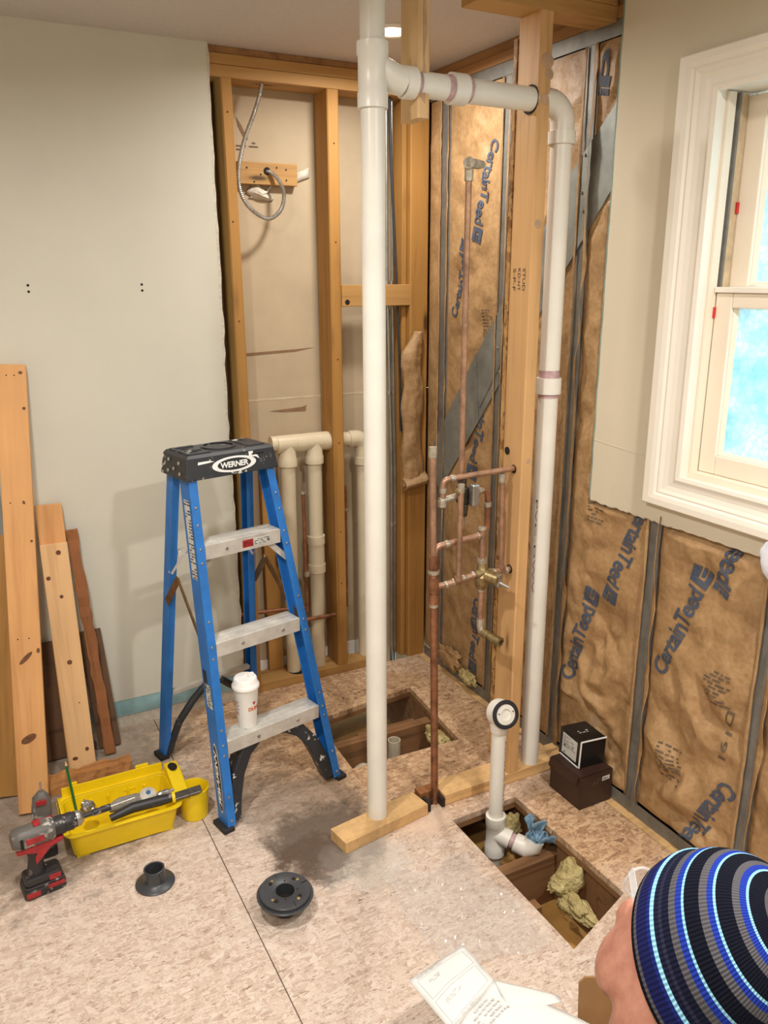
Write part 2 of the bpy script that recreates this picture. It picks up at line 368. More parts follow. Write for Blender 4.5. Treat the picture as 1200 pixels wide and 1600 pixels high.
def tag(o, label=None, cat=None, group=None, kind=None):
    if label: o['label'] = label
    if cat: o['category'] = cat
    if group: o['group'] = group
    if kind: o['kind'] = kind
    return o
def thing(name, label, cat, loc=(0, 0, 0), group=None, kind=None, parent=None):
    o = bpy.data.objects.new(name, None); COL.objects.link(o); o.empty_display_size = 0.05
    if not parent: o['_'] = 0; del o['_']
    return tag(o, label, cat, group, kind)
def struct(name, label): return thing(name, label, None, kind='structure')
def place(o, M): o.matrix_world = M; return o
def frame(origin, x, y):
    x = Vector(x).normalized(); z = x.cross(Vector(y)).normalized(); y = z.cross(x)
    return Matrix(((x.x, y.x, z.x, origin[0]), (x.y, y.y, z.y, origin[1]), (x.z, y.z, z.z, origin[2]), (0, 0, 0, 1)))
_tc = {}
def text2d(body, bold=0.0, shear=0.0):
    key = (body, bold, shear)
    if key not in _tc:
        cu = bpy.data.curves.new('t', 'FONT'); cu.body = body; cu.size = 1; cu.offset = bold; cu.shear = shear; cu.resolution_u = 3; cu.space_character = 0.92 if bold else 1.0
        ob = bpy.data.objects.new('t', cu); COL.objects.link(ob)
        dg = bpy.context.evaluated_depsgraph_get(); me = bpy.data.meshes.new_from_object(ob.evaluated_get(dg))
        vs = [v.co.to_2d() for v in me.vertices]; fs = [tuple(p.vertices) for p in me.polygons]
        bpy.data.objects.remove(ob); bpy.data.curves.remove(cu); bpy.data.meshes.remove(me)
        x0 = min(v.x for v in vs); x1 = max(v.x for v in vs); y0 = 0.0; y1 = max(v.y for v in vs)
        _tc[key] = ([((v.x - x0) / (x1 - x0), (v.y - y0) / (y1 - y0)) for v in vs], fs)
    return _tc[key]
def flat(name, vs, fs, fn, mat_, parent, maxlen=0.0):
    # 2-d figure put on a surface by fn(a, b) -> point; long edges are split so that it follows the surface
    bm = bmesh.new(); vv = [bm.verts.new((a, b, 0)) for a, b in vs]
    for f in fs:
        try: bm.faces.new([vv[i] for i in f])
        except ValueError: pass
    if maxlen:
        for _ in range(3):
            lg = [e for e in bm.edges if e.calc_length() > maxlen]
            if not lg: break
            bmesh.ops.subdivide_edges(bm, edges=lg, cuts=1)
        bmesh.ops.triangulate(bm, faces=bm.faces)
    for v in bm.verts: v.co = fn(v.co.x, v.co.y)
    me = bpy.data.meshes.new(name); bm.to_mesh(me); bm.free(); me.materials.append(mat_)
    o = bpy.data.objects.new(name, me); COL.objects.link(o); o.parent = parent
    return o
def lettering(name, body, o, ex, ey, width, height, mat_, parent, bold=0.0, fn=None, shear=0.0, maxlen=0.0):
    o, ex, ey = Vector(o), Vector(ex), Vector(ey); vs, fs = text2d(body, bold, shear)
    if fn is None: fn = lambda a, b: o + ex * a * width + ey * b * height
    return flat(name, vs, fs, fn, mat_, parent, maxlen)
def scribble(rows, cols, rnd, fill=0.55):
    vs, fs = [], []
    for r in range(rows):
        x = 0.0
        while x < 1.0:
            l = rnd.uniform(0.5, 2.2) / cols
            if rnd.random() < fill + 0.25 and x + l <= 1.0:
                y = 1 - (r + 0.72) / rows; h = 0.42 / rows
                k = len(vs); vs += [(x, y), (x + l, y), (x + l, y + h), (x, y + h)]; fs.append((k, k + 1, k + 2, k + 3))
            x += l + 0.5 / cols
    return vs, fs
def arc(c, a, b, r, t0, t1, n=8):
    c, a, b = Vector(c), Vector(a), Vector(b)
    return [c + a * r * math.cos(t0 + (t1 - t0) * i / n) + b * r * math.sin(t0 + (t1 - t0) * i / n) for i in range(n + 1)]

YB = 2.84     # stud face of the back wall
XR = 1.685    # stud face of the right wall
# ================================================================== STRUCTURE
floor = struct('floor', 'worn chipboard subfloor with two cut-out openings')
def sheet(poly, mat_):
    MB().prism(poly, -0.019, 0.0).build('osb_sheet', mat_, floor)
    MB().prism(poly, -0.038, -0.0195).build('subfloor_board', JOIST, floor)
sheet([(-1.4, -1.4), (0.4985, -1.4), (0.4985, 2.84), (-1.4, 2.84)], OSB_F)
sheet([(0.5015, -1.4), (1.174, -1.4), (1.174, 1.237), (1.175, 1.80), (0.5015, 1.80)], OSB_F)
sheet([(1.174, -1.4), (1.652, -1.4), (1.652, 1.30), (1.42, 1.324), (1.174, 1.237)], OSB_F)
sheet([(1.42, 1.324), (1.652, 1.30), (1.652, 1.80), (1.415, 1.806)], OSB_A)
sheet([(0.5015, 1.80), (1.175, 1.80), (1.415, 1.806), (1.652, 1.80), (1.652, 2.172), (1.44, 2.176), (1.023, 2.19), (0.5015, 2.19)], OSB_A)
sheet([(0.5015, 2.19), (1.023, 2.19), (1.035, 2.535), (0.5015, 2.535)], OSB_A)
sheet([(1.44, 2.176), (1.652, 2.172), (1.652, 2.59), (1.473, 2.595)], OSB_A)
sheet([(0.5015, 2.535), (1.035, 2.535), (1.473, 2.595), (1.652, 2.59), (1.652, 2.84), (0.5015, 2.84)], OSB_A)
MB().box((1.655, -1.4, -0.03), (1.80, 2.84, -0.001)).build('sill_strip', PINE_PALE_X, floor)
# framing under the floor
for y in (2.40, 2.02, 1.615, 1.18, 0.6): MB().box((0.6, y, -0.25), (1.8, y + 0.04, -0.09 if y == 1.615 else -0.05)).build('joist', JOIST, floor)
for x0, y0, y1 in ((1.135, 1.22, 1.61), (1.43, 1.22, 1.61), (1.135, 1.66, 2.015), (1.44, 1.66, 2.015), (0.985, 2.065, 2.395), (1.475, 2.065, 2.395), (1.475, 2.445, 2.84)):
    MB().box((x0, y0, -0.24), (x0 + 0.038, y1, -0.0385)).build('joist', JOIST, floor)
MB().box((1.18, 1.50, -0.24), (1.29, 1.535, -0.13)).build('blocking', JOIST, floor)
MB().box((1.2, 2.50, -0.14), (1.45, 2.53, -0.10)).build('blocking', JOIST, floor)
MB().box((-1.4, -1.4, -0.275), (1.9, 3.1, -0.255)).build('ceiling_board_below', plain('lath_brown_board', rgb(196, 146, 76), 0.85, 0, 0.12, 10), floor)

ceiling = struct('ceiling', 'off-white textured ceiling')
MB().box((-1.4, -1.4, CEIL), (1.9, 3.1, CEIL + 0.02)).build('ceiling_board', M_CEIL, ceiling)

wb = struct('wall_back', 'back wall with painted drywall on the left and open studs on the right')
# painted drywall with ragged right edge
rnd = random.Random(3)
edge = []
for i in range(60):
    z = 0.11 + (CEIL - 0.11) * i / 59
    base_x = 0.845 if z > 0.8 else 0.849
    edge.append((base_x + rnd.uniform(-0.0012, 0.0012) + 0.001 * math.sin(z * 9), z))
poly = [(-1.4, 0.11)] + edge + [(-1.4, CEIL)]
MB().sweep(poly, (0, 2.825, 0), (0, 2.8275, 0), (1, 0, 0), (0, 0, 1)).build('drywall_panel', W_LEFT, wb)
MB().sweep([(-1.4, 0.112)] + [(x + 0.009 + rnd.uniform(-0.002, 0.003), z) for x, z in edge] + [(-1.4, CEIL)], (0, 2.8277, 0), (0, 2.8395, 0), (1, 0, 0), (0, 0, 1)).build('gypsum_core', GYP, wb)
MB().box((-1.4, 2.8265, 0.045), (0.842, 2.8395, 0.135)).build('blue_board_strip', BLUEB, wb)
MB().box((-1.4, 2.829, 0.0), (0.84, 2.8395, 0.05)).build('plaster_strip', GYP, wb)
for x in (0.242, 0.587):
    for z in (1.577, 1.558):
        MB().lathe([(0.004, 0), (0.004, 0.002)], (x, 2.8242, z), (0, 1, 0), 10).build('screw_hole', HOLE, wb)
YC = 2.962   # back paper of the far board
MB().box((0.5, YC, -0.2), (1.80, YC + 0.013, 1.149)).build('gypsum_panel', TANPAPER, wb)
MB().box((0.5, YC, 1.152), (1.80, YC + 0.013, CEIL)).build('gypsum_panel', TANPAPER, wb)
MB().box((0.5, YC - 0.0008, 1.1465), (1.6, YC + 0.002, 1.1545)).build('panel_seam', plain('seam_paper', rgb(206, 190, 160), 0.8), wb)
for pts in ([(0.96, 1.327), (1.17, 1.334), (1.245, 1.338), (1.17, 1.326), (0.96, 1.317)], [(1.06, 1.105), (1.19, 1.112), (1.21, 1.118), (1.205, 1.095), (1.11, 1.098)],
            [(0.98, 2.13), (1.0, 2.10), (1.02, 2.06), (1.01, 2.055), (0.985, 2.10)]):
    MB().sweep(pts, (0, YC - 0.0015, 0), (0, YC - 0.0002, 0), (1, 0, 0), (0, 0, 1)).build('torn_paper_patch', TORN, wb)
v_, f_ = scribble(3, 5, random.Random(2)); flat('stamp', v_, f_, lambda a, b: Vector((0.975 + a * 0.11, YC - 0.001, 2.02 + b * 0.035)), GREYINK, wb)
for z0, z1, m_, y0 in ((2.2225, 2.2585, PINE_X, 2.838), (2.2595, 2.2925, PINE_X, 2.841), (2.2935, 2.3149, PINE_Y, 2.847)):
    MB().box((0.838, y0, z0), (1.80, 2.958, z1)).build('top_plate', m_, wb, 0.002)
def stud(x0, x1, y0, y1, z0, z1, mat_, par, lean=0.0, name='stud'):
    # planed board with eased corners and a slight bow
    m = MB(); n = 10; vs = []; c = min(0.004, (x1 - x0) * 0.2)
    sec = [(x0 + c, y0), (x1 - c, y0), (x1, y0 + c), (x1, y1 - c), (x1 - c, y1), (x0 + c, y1), (x0, y1 - c), (x0, y0 + c)]
    for i in range(n + 1):
        t = i / n; b = lean * math.sin(PI * t)
        vs += [(x + b, y, z0 + (z1 - z0) * t) for x, y in sec]
    fs = [tuple(range(8))[::-1], tuple(range(n * 8, n * 8 + 8))] + [(i * 8 + k, i * 8 + (k + 1) % 8, (i + 1) * 8 + (k + 1) % 8, (i + 1) * 8 + k) for i in range(n) for k in range(8)]
    return m.add(vs, fs).build(name, mat_, par)
stud(0.893, 0.931, YB, 2.955, 0.036, 2.222, PINE_OLD, wb, 0.006)
stud(1.270, 1.314, YB, 2.955, 0.036, 2.222, PINE_OLD, wb, -0.001)
stud(0.852, 0.866, 2.915, 2.955, 0.036, 2.222, DARKPLY, wb)
stud(1.604, 1.684, YB, 2.94, 0.0, 2.222, PINE_OLD, wb, name='corner_post')
stud(1.582, 1.603, 2.865, 2.955, 0.0, 2.222, PINE_OLD, wb, name='corner_post')
MB().box((1.000, 2.93, 0.036), (1.06, 2.96, 0.98)).build('furring_strip', PINE_OLD, wb)
MB().box((0.852, YB, 0.0), (1.36, 2.955, 0.035)).build('sole_plate', PINE_X, wb, 0.002)
MB().box((1.36, YB, 0.0), (1.50, 2.92, 0.035)).build('sole_plate', PINE_X, wb, 0.002)
MB().box((0.86, 2.956, 0.0), (1.50, 2.961, 0.075)).build('white_seal_strip', WHITE, wb)
bl = MB().box((1.3145, 2.842, 1.492), (1.626, 2.876, 1.570)).build('blocking_board', PINE_X, wb, 0.002)
MB().lathe([(0.010, 0), (0.008, 0.001)], (1.337, 2.8415, 1.508), (0, -1, 0), 10).build('knot', HOLE, bl)
MB().box((1.614, 2.8412, 1.492), (1.6265, 2.8418, 1.570)).build('green_end_paint', GREENB, bl)
mbd = MB().box((0.968, 2.93, 1.912), (1.188, 2.961, 1.985)).build('mounting_board', PINE_X, wb, 0.002)
for x, z in ((1.0, 1.965), (1.05, 1.945), (1.11, 1.97), (1.145, 1.965), (1.145, 1.93), (1.025, 1.92)):
    MB().lathe([(0.003, 0), (0.003, 0.001)], (x, 2.9295, z), (0, -1, 0), 8).build('screw_head', HOLE, mbd)
m = MB(); rr = random.Random(5)
m.grid(lambda a, b: Vector((1.01 + 0.085 * a + 0.01 * math.sin(b * 9), YC - 0.004 - 0.02 * math.sin(PI * a) * math.sin(PI * b) - 0.006 * noise.noise((a * 5, b * 5, 1)), 1.868 + 0.05 * b * (0.7 + 0.3 * math.sin(a * 7)) + 0.02 * a * (b - .5))), 10, 8)
m.build('torn_plaster', GYP, wb, smooth=True, solid=0.002)
m = MB().grid(lambda a, b: Vector((1.19 + 0.055 * a, YC - 0.003 - 0.012 * math.sin(PI * a) * math.sin(PI * b), 1.925 + 0.035 * b + 0.02 * a)), 8, 6)
m.build('torn_plaster', GYP, wb, smooth=True, solid=0.002)
for x, z in ((0.912, 2.12), (0.912, 1.78), (0.915, 1.45), (1.293, 2.05), (1.293, 1.72), (1.292, 1.30), (1.292, 0.98), (1.29, 0.62), (1.29, 0.40)):
    MB().lathe([(0.0025, 0), (0.0025, 0.001)], (x, YB - 0.0005, z), (0, -1, 0), 8).build('nail_hole', HOLE, wb)

wr = struct('wall_right', 'right wall of galvanised studs with cream drywall around the window')
def cstud(y1, y0, z0=0.0, z1=2.215):
    # lipped channel, flange towards the room, web on the far side
    MB().sweep([(0, y1), (0, y0), (0.010, y0), (0.010, y0 + 0.0015), (0.0015, y0 + 0.0015), (0.0015, y1 - 0.0015), (0.085, y1 - 0.0015), (0.085, y1)],
               (XR, 0, z0), (XR, 0, z1), (1, 0, 0), (0, 1, 0)).build('metal_stud', STEEL, wr)
for y1, y0 in ((2.752, 2.700), (2.376, 2.332), (1.985, 1.942), (1.603, 1.558), (1.209, 1.172), (0.81, 0.77), (0.41, 0.37), (0.01, -0.03)):
    cstud(y1, y0, 0.0, 2.215 if y1 > 1.5 else 0.97)
MB().sweep([(-0.002, 0.0), (-0.002, 0.042), (0, 0.042), (0, 0.002), (0.09, 0.002), (0.09, 0)], (XR, -1.4, 0), (XR, 2.838, 0), (1, 0, 0), (0, 0, 1)).build('bottom_track', STEEL, wr)
MB().sweep([(-0.002, 2.252), (-0.002, 2.212), (0, 2.212), (0, 2.250), (0.09, 2.250), (0.09, 2.252)], (XR, 1.82, 0), (XR, 2.838, 0), (1, 0, 0), (0, 0, 1)).build('top_track', STEEL, wr)
MB().box((XR - 0.002, 1.82, 2.2535), (1.80, 2.838, 2.285)).build('top_plate', PINE_Y, wr, 0.002)
MB().box((XR + 0.004, 1.82, 2.2855), (1.80, 2.838, 2.3145)).build('top_plate', PINE_Y, wr, 0.002)
MB().box((1.79, -1.4, -0.03), (1.82, 1.49, 1.02)).build('sheathing', JOIST, wr)
MB().box((1.79, 1.49, -0.03), (1.82, 3.0, CEIL)).build('sheathing', JOIST, wr)
# diagonal galvanised brace in two lapped lengths
def brace(pts, x):
    return MB().sweep(pts, (x, 0, 0), (x - 0.0015, 0, 0), (0, 1, 0), (0, 0, 1)).build('diagonal_brace', STEELB, wr)
b1 = brace([(1.80, 2.115), (1.80, 1.88), (1.853, 1.823), (2.324, 1.263), (2.52, 1.02), (2.56, 1.24), (2.353, 1.498), (2.05, 1.866), (1.859, 2.042)], XR - 0.0025)
b2 = brace([(2.46, 1.092), (2.719, 0.775), (2.748, 0.79), (2.772, 0.96), (2.49, 1.33)], XR - 0.0045)
for y, z in ((2.34, 1.42), (2.345, 1.28), (1.965, 1.93), (1.96, 1.78), (1.97, 1.83), (2.72, 0.9), (2.705, 1.0), (1.95, 1.70), (2.36, 1.36)):
    MB().lathe([(0.005, 0), (0.003, 0.003)], (XR - 0.0045, y, z), (-1, 0, 0), 8).build('screw_head', STEEL, b1)
def ridge(pts):
    return MB().tube(pts, 0.0025, 6)
ridge([(XR - 0.005, 2.46, 1.14), (XR - 0.005, 2.30, 1.36)]).build('brace_ridge', STEELB, b1)
# drywall around the window
DX0, DX1 = XR - 0.0145, XR - 0.0025
WY0, WY1, WZ0, WZ1 = 0.45, 1.51, 1.062, 2.04      # rough opening
rnd = random.Random(9)
def raggedy(y0, z0, y1, z1, n, amp): return [(y0 + (y1 - y0) * i / n + (rnd.uniform(-amp, amp) if z0 != z1 else 0), z0 + (z1 - z0) * i / n + (rnd.uniform(-amp, amp) if z0 == z1 else 0)) for i in range(n + 1)]
left_edge = raggedy(1.837, 0.962, 1.833, CEIL, 26, 0.0015)
bot_edge = raggedy(1.51, 0.945, 1.837, 0.945, 30, 0.003)
def drywall_r(name, d0, d1, mat_, dy=0.0, dz=0.0):
    P = [(y, z - dz) for y, z in bot_edge] + [(y + dy, z) for y, z in left_edge] + [(WY1, CEIL)]
    MB().sweep(P, (d0, 0, 0), (d1, 0, 0), (0, 1, 0), (0, 0, 1)).build(name, mat_, wr)
drywall_r('drywall_panel', DX0, DX0 + 0.001, W_RIGHT)
drywall_r('green_board_core', DX0 + 0.0011, DX1, GREENB, 0.007)
drywall_r('torn_edge', DX0 + 0.003, DX1 - 0.002, GYP, -0.001, 0.003)
low = [(-1.4, 0.945), (WY0, 0.945)] + raggedy(WY0, 0.945, WY1, 0.945, 60, 0.002) + [(WY1, WZ0), (-1.4, WZ0)]
MB().sweep(low, (DX0, 0, 0), (DX1, 0, 0), (0, 1, 0), (0, 0, 1)).build('drywall_panel', W_RIGHT, wr)
MB().box((DX0, -1.4, WZ1), (DX1, WY1, CEIL)).build('drywall_panel', W_RIGHT, wr)
MB().box((DX0, -1.4, WZ0), (DX1, WY0, WZ1)).build('drywall_panel', W_RIGHT, wr)
MB().box((DX1, -1.4, WZ1), (1.82, WY1, CEIL)).build('header', PINE_Y, wr)
MB().box((DX1, -1.4, 0.975), (1.82, WY1 + 0.0, WZ0 - 0.021)).build('rough_sill', PINE_Y, wr)
MB().box((DX1 + 0.004, -1.4, WZ0), (1.82, WY0 - 0.021, WZ1)).build('side_framing', PINE_Y, wr)
MB().box((DX1 + 0.002, WY1 + 0.021, 0.975), (1.789, WY1 + 0.06, CEIL)).build('side_framing', PINE_Y, wr)
MB().sweep([(1.60, 1.116), (1.835, 1.128), (1.835, 1.131), (1.60, 1.119)], (DX0 - 0.0007, 0, 0), (DX0, 0, 0), (0, 1, 0), (0, 0, 1)).build('tape_ridge', W_RIGHT, wr)
MB().sweep([(1.60, 1.087), (1.635, 1.089), (1.64, 1.1), (1.636, 1.092), (1.60, 1.09)], (DX0 - 0.0006, 0, 0), (DX0, 0, 0), (0, 1, 0), (0, 0, 1)).build('tape_ridge', W_RIGHT, wr)

# unseen room shell
wl = struct('wall_left', 'plain painted wall out of frame on the left')
MB().box((-1.42, -1.4, 0), (-1.4, 2.84, CEIL)).build('drywall_panel', W_LEFT, wl)
wf = struct('wall_front', 'plain painted wall behind the viewer')
MB().box((-1.4, -1.42, 0), (1.67, -1.4, CEIL)).build('drywall_panel', W_LEFT, wf)

# window
win = struct('window_1', 'white double hung window with obscure leaf-pattern glass')
def casing_strip(p_out0, p_out1, inward, len_axis):
    pass
# mitred moulded casing: profile swept around the opening rectangle
CIN_Y, CIN_Z0, CIN_Z1 = 1.488, 1.090, 2.012
prof = [(0.0, 0.0), (0.0, 0.016), (0.012, 0.018), (0.022, 0.013), (0.040, 0.012), (0.055, 0.015), (0.066, 0.020), (0.072, 0.019), (0.078, 0.024), (0.092, 0.027), (0.112, 0.027), (0.117, 0.022), (0.117, 0.0)]
def casing(corners, name='casing'):
    # corners: two mitre lines, each (inner y,z, outward dir y,z)
    m = MB(); vs = []
    for (y, z, dy, dz) in corners:
        vs += [(DX0 - h, y + dy * t, z + dz * t) for t, h in prof]
    n = len(prof); fs = [(i, (i + 1) % n, n + (i + 1) % n, n + i) for i in range(n)] + [tuple(range(n)), tuple(range(n, 2 * n))[::-1]]
    return m.add(vs, fs).build(name, TRIMW, win)
A = (CIN_Y, CIN_Z0, 1, -0.78); B = (CIN_Y, CIN_Z1, 1, 0.78); Cc = (0.47, CIN_Z1, -1, 0.78); Dd = (0.47, CIN_Z0, -1, -0.78)
casing((A, B)); casing((B, Cc)); casing((Cc, Dd)); casing((Dd, A))
JX0, JX1 = DX0 + 0.0005, 1.85
MB().box((JX0, CIN_Y + 0.004, WZ0 - 0.02), (JX1, WY1 + 0.02, WZ1)).build('jamb', TRIMW, win)
MB().box((JX0, WY0 - 0.02, WZ0 - 0.02), (JX1, 0.466, WZ1)).build('jamb', TRIMW, win)
MB().box((JX0, 0.466, WZ0 - 0.02), (JX1, CIN_Y + 0.004, CIN_Z0 - 0.004)).build('sill', TRIMW, win)
MB().box((JX0, 0.466, CIN_Z1 + 0.004), (JX1, CIN_Y + 0.004, WZ1)).build('head_jamb', TRIMW, win)
# liner strips (side track)
MB().box((1.690, 1.4835, 1.0865), (1.7145, 1.4918, 2.012)).build('side_track', SASHW, win)
MB().box((1.722, 1.479, 1.568), (1.728, 1.4918, 2.012)).build('weather_strip', plain('grey_strip', rgb(120, 116, 110), 0.6), win)
MB().box((1.729, 1.484, 1.568), (1.7555, 1.4918, 2.012)).build('side_track', plain('tan_track', rgb(206, 182, 146), 0.6), win)
MB().box((1.690, 0.47, 1.0862), (1.7555, 1.483, 1.1025)).build('stool', SASHW, win)
def sash(x0, x1, y0, y1, z0, z1, st, rl_b, rl_t, name):
    s = thing(name, None, None); s.parent = win
    MB().box((x0, y1 - st, z0), (x1, y1, z1)).build('stile', SASHW, s, 0.003)
    MB().box((x0, y0, z0), (x1, y0 + st, z1)).build('stile', SASHW, s, 0.003)
    MB().box((x0, y0 + st + .0005, z0), (x1, y1 - st - .0005, z0 + rl_b)).build('rail', SASHW, s, 0.003)
    MB().box((x0, y0 + st + .0005, z1 - rl_t), (x1, y1 - st - .0005, z1)).build('rail', SASHW, s, 0.003)
    xm = (x0 + x1) / 2
    MB().box((xm + 0.002, y0 + st + 0.001, z0 + rl_b + 0.001), (xm + 0.006, y1 - st - 0.001, z1 - rl_t - 0.001)).build('pane', GLASS, s)
    bd = MB()
    bd.sweep([(0, 0), (0.009, 0), (0, 0.009)], (xm + 0.0015, y1 - st - 0.0006, z0 + rl_b), (xm + 0.0015, y1 - st - 0.0006, z1 - rl_t), (-1, 0, 0), (0, -1, 0))
    bd.sweep([(0, 0), (0.009, 0), (0, 0.009)], (xm + 0.0015, y0 + st, z0 + rl_b + 0.0006), (xm + 0.0015, y1 - st, z0 + rl_b + 0.0006), (-1, 0, 0), (0, 0, 1))
    bd.build('glazing_bead', SASHW, s)
sash(1.715, 1.747, 0.47, 1.483, 1.103, 1.558, 0.050, 0.050, 0.036, 'lower_sash')
sash(1.758, 1.790, 0.47, 1.4915, 1.530, 2.008, 0.062, 0.045, 0.05, 'upper_sash')
MB().box((1.706, 0.47, 1.5585), (1.757, 1.4825, 1.572)).build('meeting_rail_cap', TRIMW, win, 0.002)
for z in (1.497, 1.745): MB().box((1.709 if z < 1.6 else 1.750, 1.4785, z), (1.7145 if z < 1.6 else 1.757, 1.4915, z + 0.026)).build('tilt_latch', REDT, win)

# ---------------------------------------------------------------- partition wall
wp = struct('wall_partition', 'skeleton of a partition wall with bored studs')
def slant_box(p, ax, L, d, z0, z1):
    ax = Vector(ax).normalized(); ay = Vector((-ax.y, ax.x, 0)); p = Vector(p)
    return MB().prism([(p.x, p.y), (p.x + ax.x * L, p.y + ax.y * L), (p.x + ax.x * L + ay.x * d, p.y + ax.y * L + ay.y * d), (p.x + ay.x * d, p.y + ay.y * d)], z0, z1)
slant_box((0.822, 1.812, 0), (0.32, 0.05, 0), 0.305, 0.082, 0.0005, 0.038).build('sole_plate', PINE_PALE_X, wp, 0.002)
MB().box((1.192, 1.872, 0.0005), (1.683, 1.955, 0.038)).build('sole_plate', PINE_PALE_X, wp, 0.002)
MB().box((1.128, 1.915, 0.0005), (1.191, 1.95, 0.036)).build('plate_splinter', BARK, wp)
st = stud(1.434, 1.474, 1.872, 1.968, 0.0385, 2.245, PINE, wp)
MB().box((1.432, 1.969, 0.06), (1.462, 1.983, 2.2)).build('osb_strip', OSB_EDGE, wp)
for z, r in ((1.051, 0.013), (0.737, 0.014)):
    MB().lathe([(r, 0), (r, 0.001)], (1.4333, 1.91, z), (-1, 0, 0), 16).build('bored_hole', HOLE, st)
MB().lathe([(0.012, 0), (0.012, 0.001)], (1.4333, 1.945, 1.10), (-1, 0, 0), 16).build('bored_hole', HOLE, st)
MB().lathe([(0.036, 0), (0.036, 0.001)], (1.4333, 1.905, 2.043), (-1, 0, 0), 20).build('bored_hole', HOLE, st)
for z, r, x in ((2.13, 0.020, 1.458), (2.10, 0.014, 1.466), (2.04, 0.014, 1.456), (1.735, 0.012, 1.452), (1.08, 0.008, 1.455)):
    MB().lathe([(r, 0), (r * 0.9, 0.0012)], (x, 1.8718, z), (0, -1, 0), 12).build('putty_patch', PUTTY, st)
for k in range(3): lettering('grade_stamp', ('S-P-F', 'KD-HT', 'STUD')[k], (1.4332, 1.95 - k * 0.022, 1.62), (0, 0, -1), (0, -1, 0), 0.06, 0.012, BLACKINK, st)
stud(1.076, 1.109, 1.872, 1.962, 1.968, 2.314, PINE_PALE, wp, name='cut_stud')
MB().sweep([(1.078, 2.02), (1.094, 2.0), (1.1, 2.05), (1.092, 2.1), (1.099, 2.16), (1.094, 2.22), (1.101, 2.28), (1.096, 2.3), (1.088, 2.2), (1.09, 2.08)], (0, 1.8705, 0), (0, 1.8722, 0), (1, 0, 0), (0, 0, 1)).build('putty_patch', PUTTY, wp)
MB().box((1.25, 1.872, 2.2455), (1.683, 1.962, 2.283)).build('top_plate', PINE_X, wp, 0.002)
MB().box((1.25, 1.872, 2.2835), (1.683, 1.962, 2.3148)).build('top_plate', PINE_X, wp, 0.002)

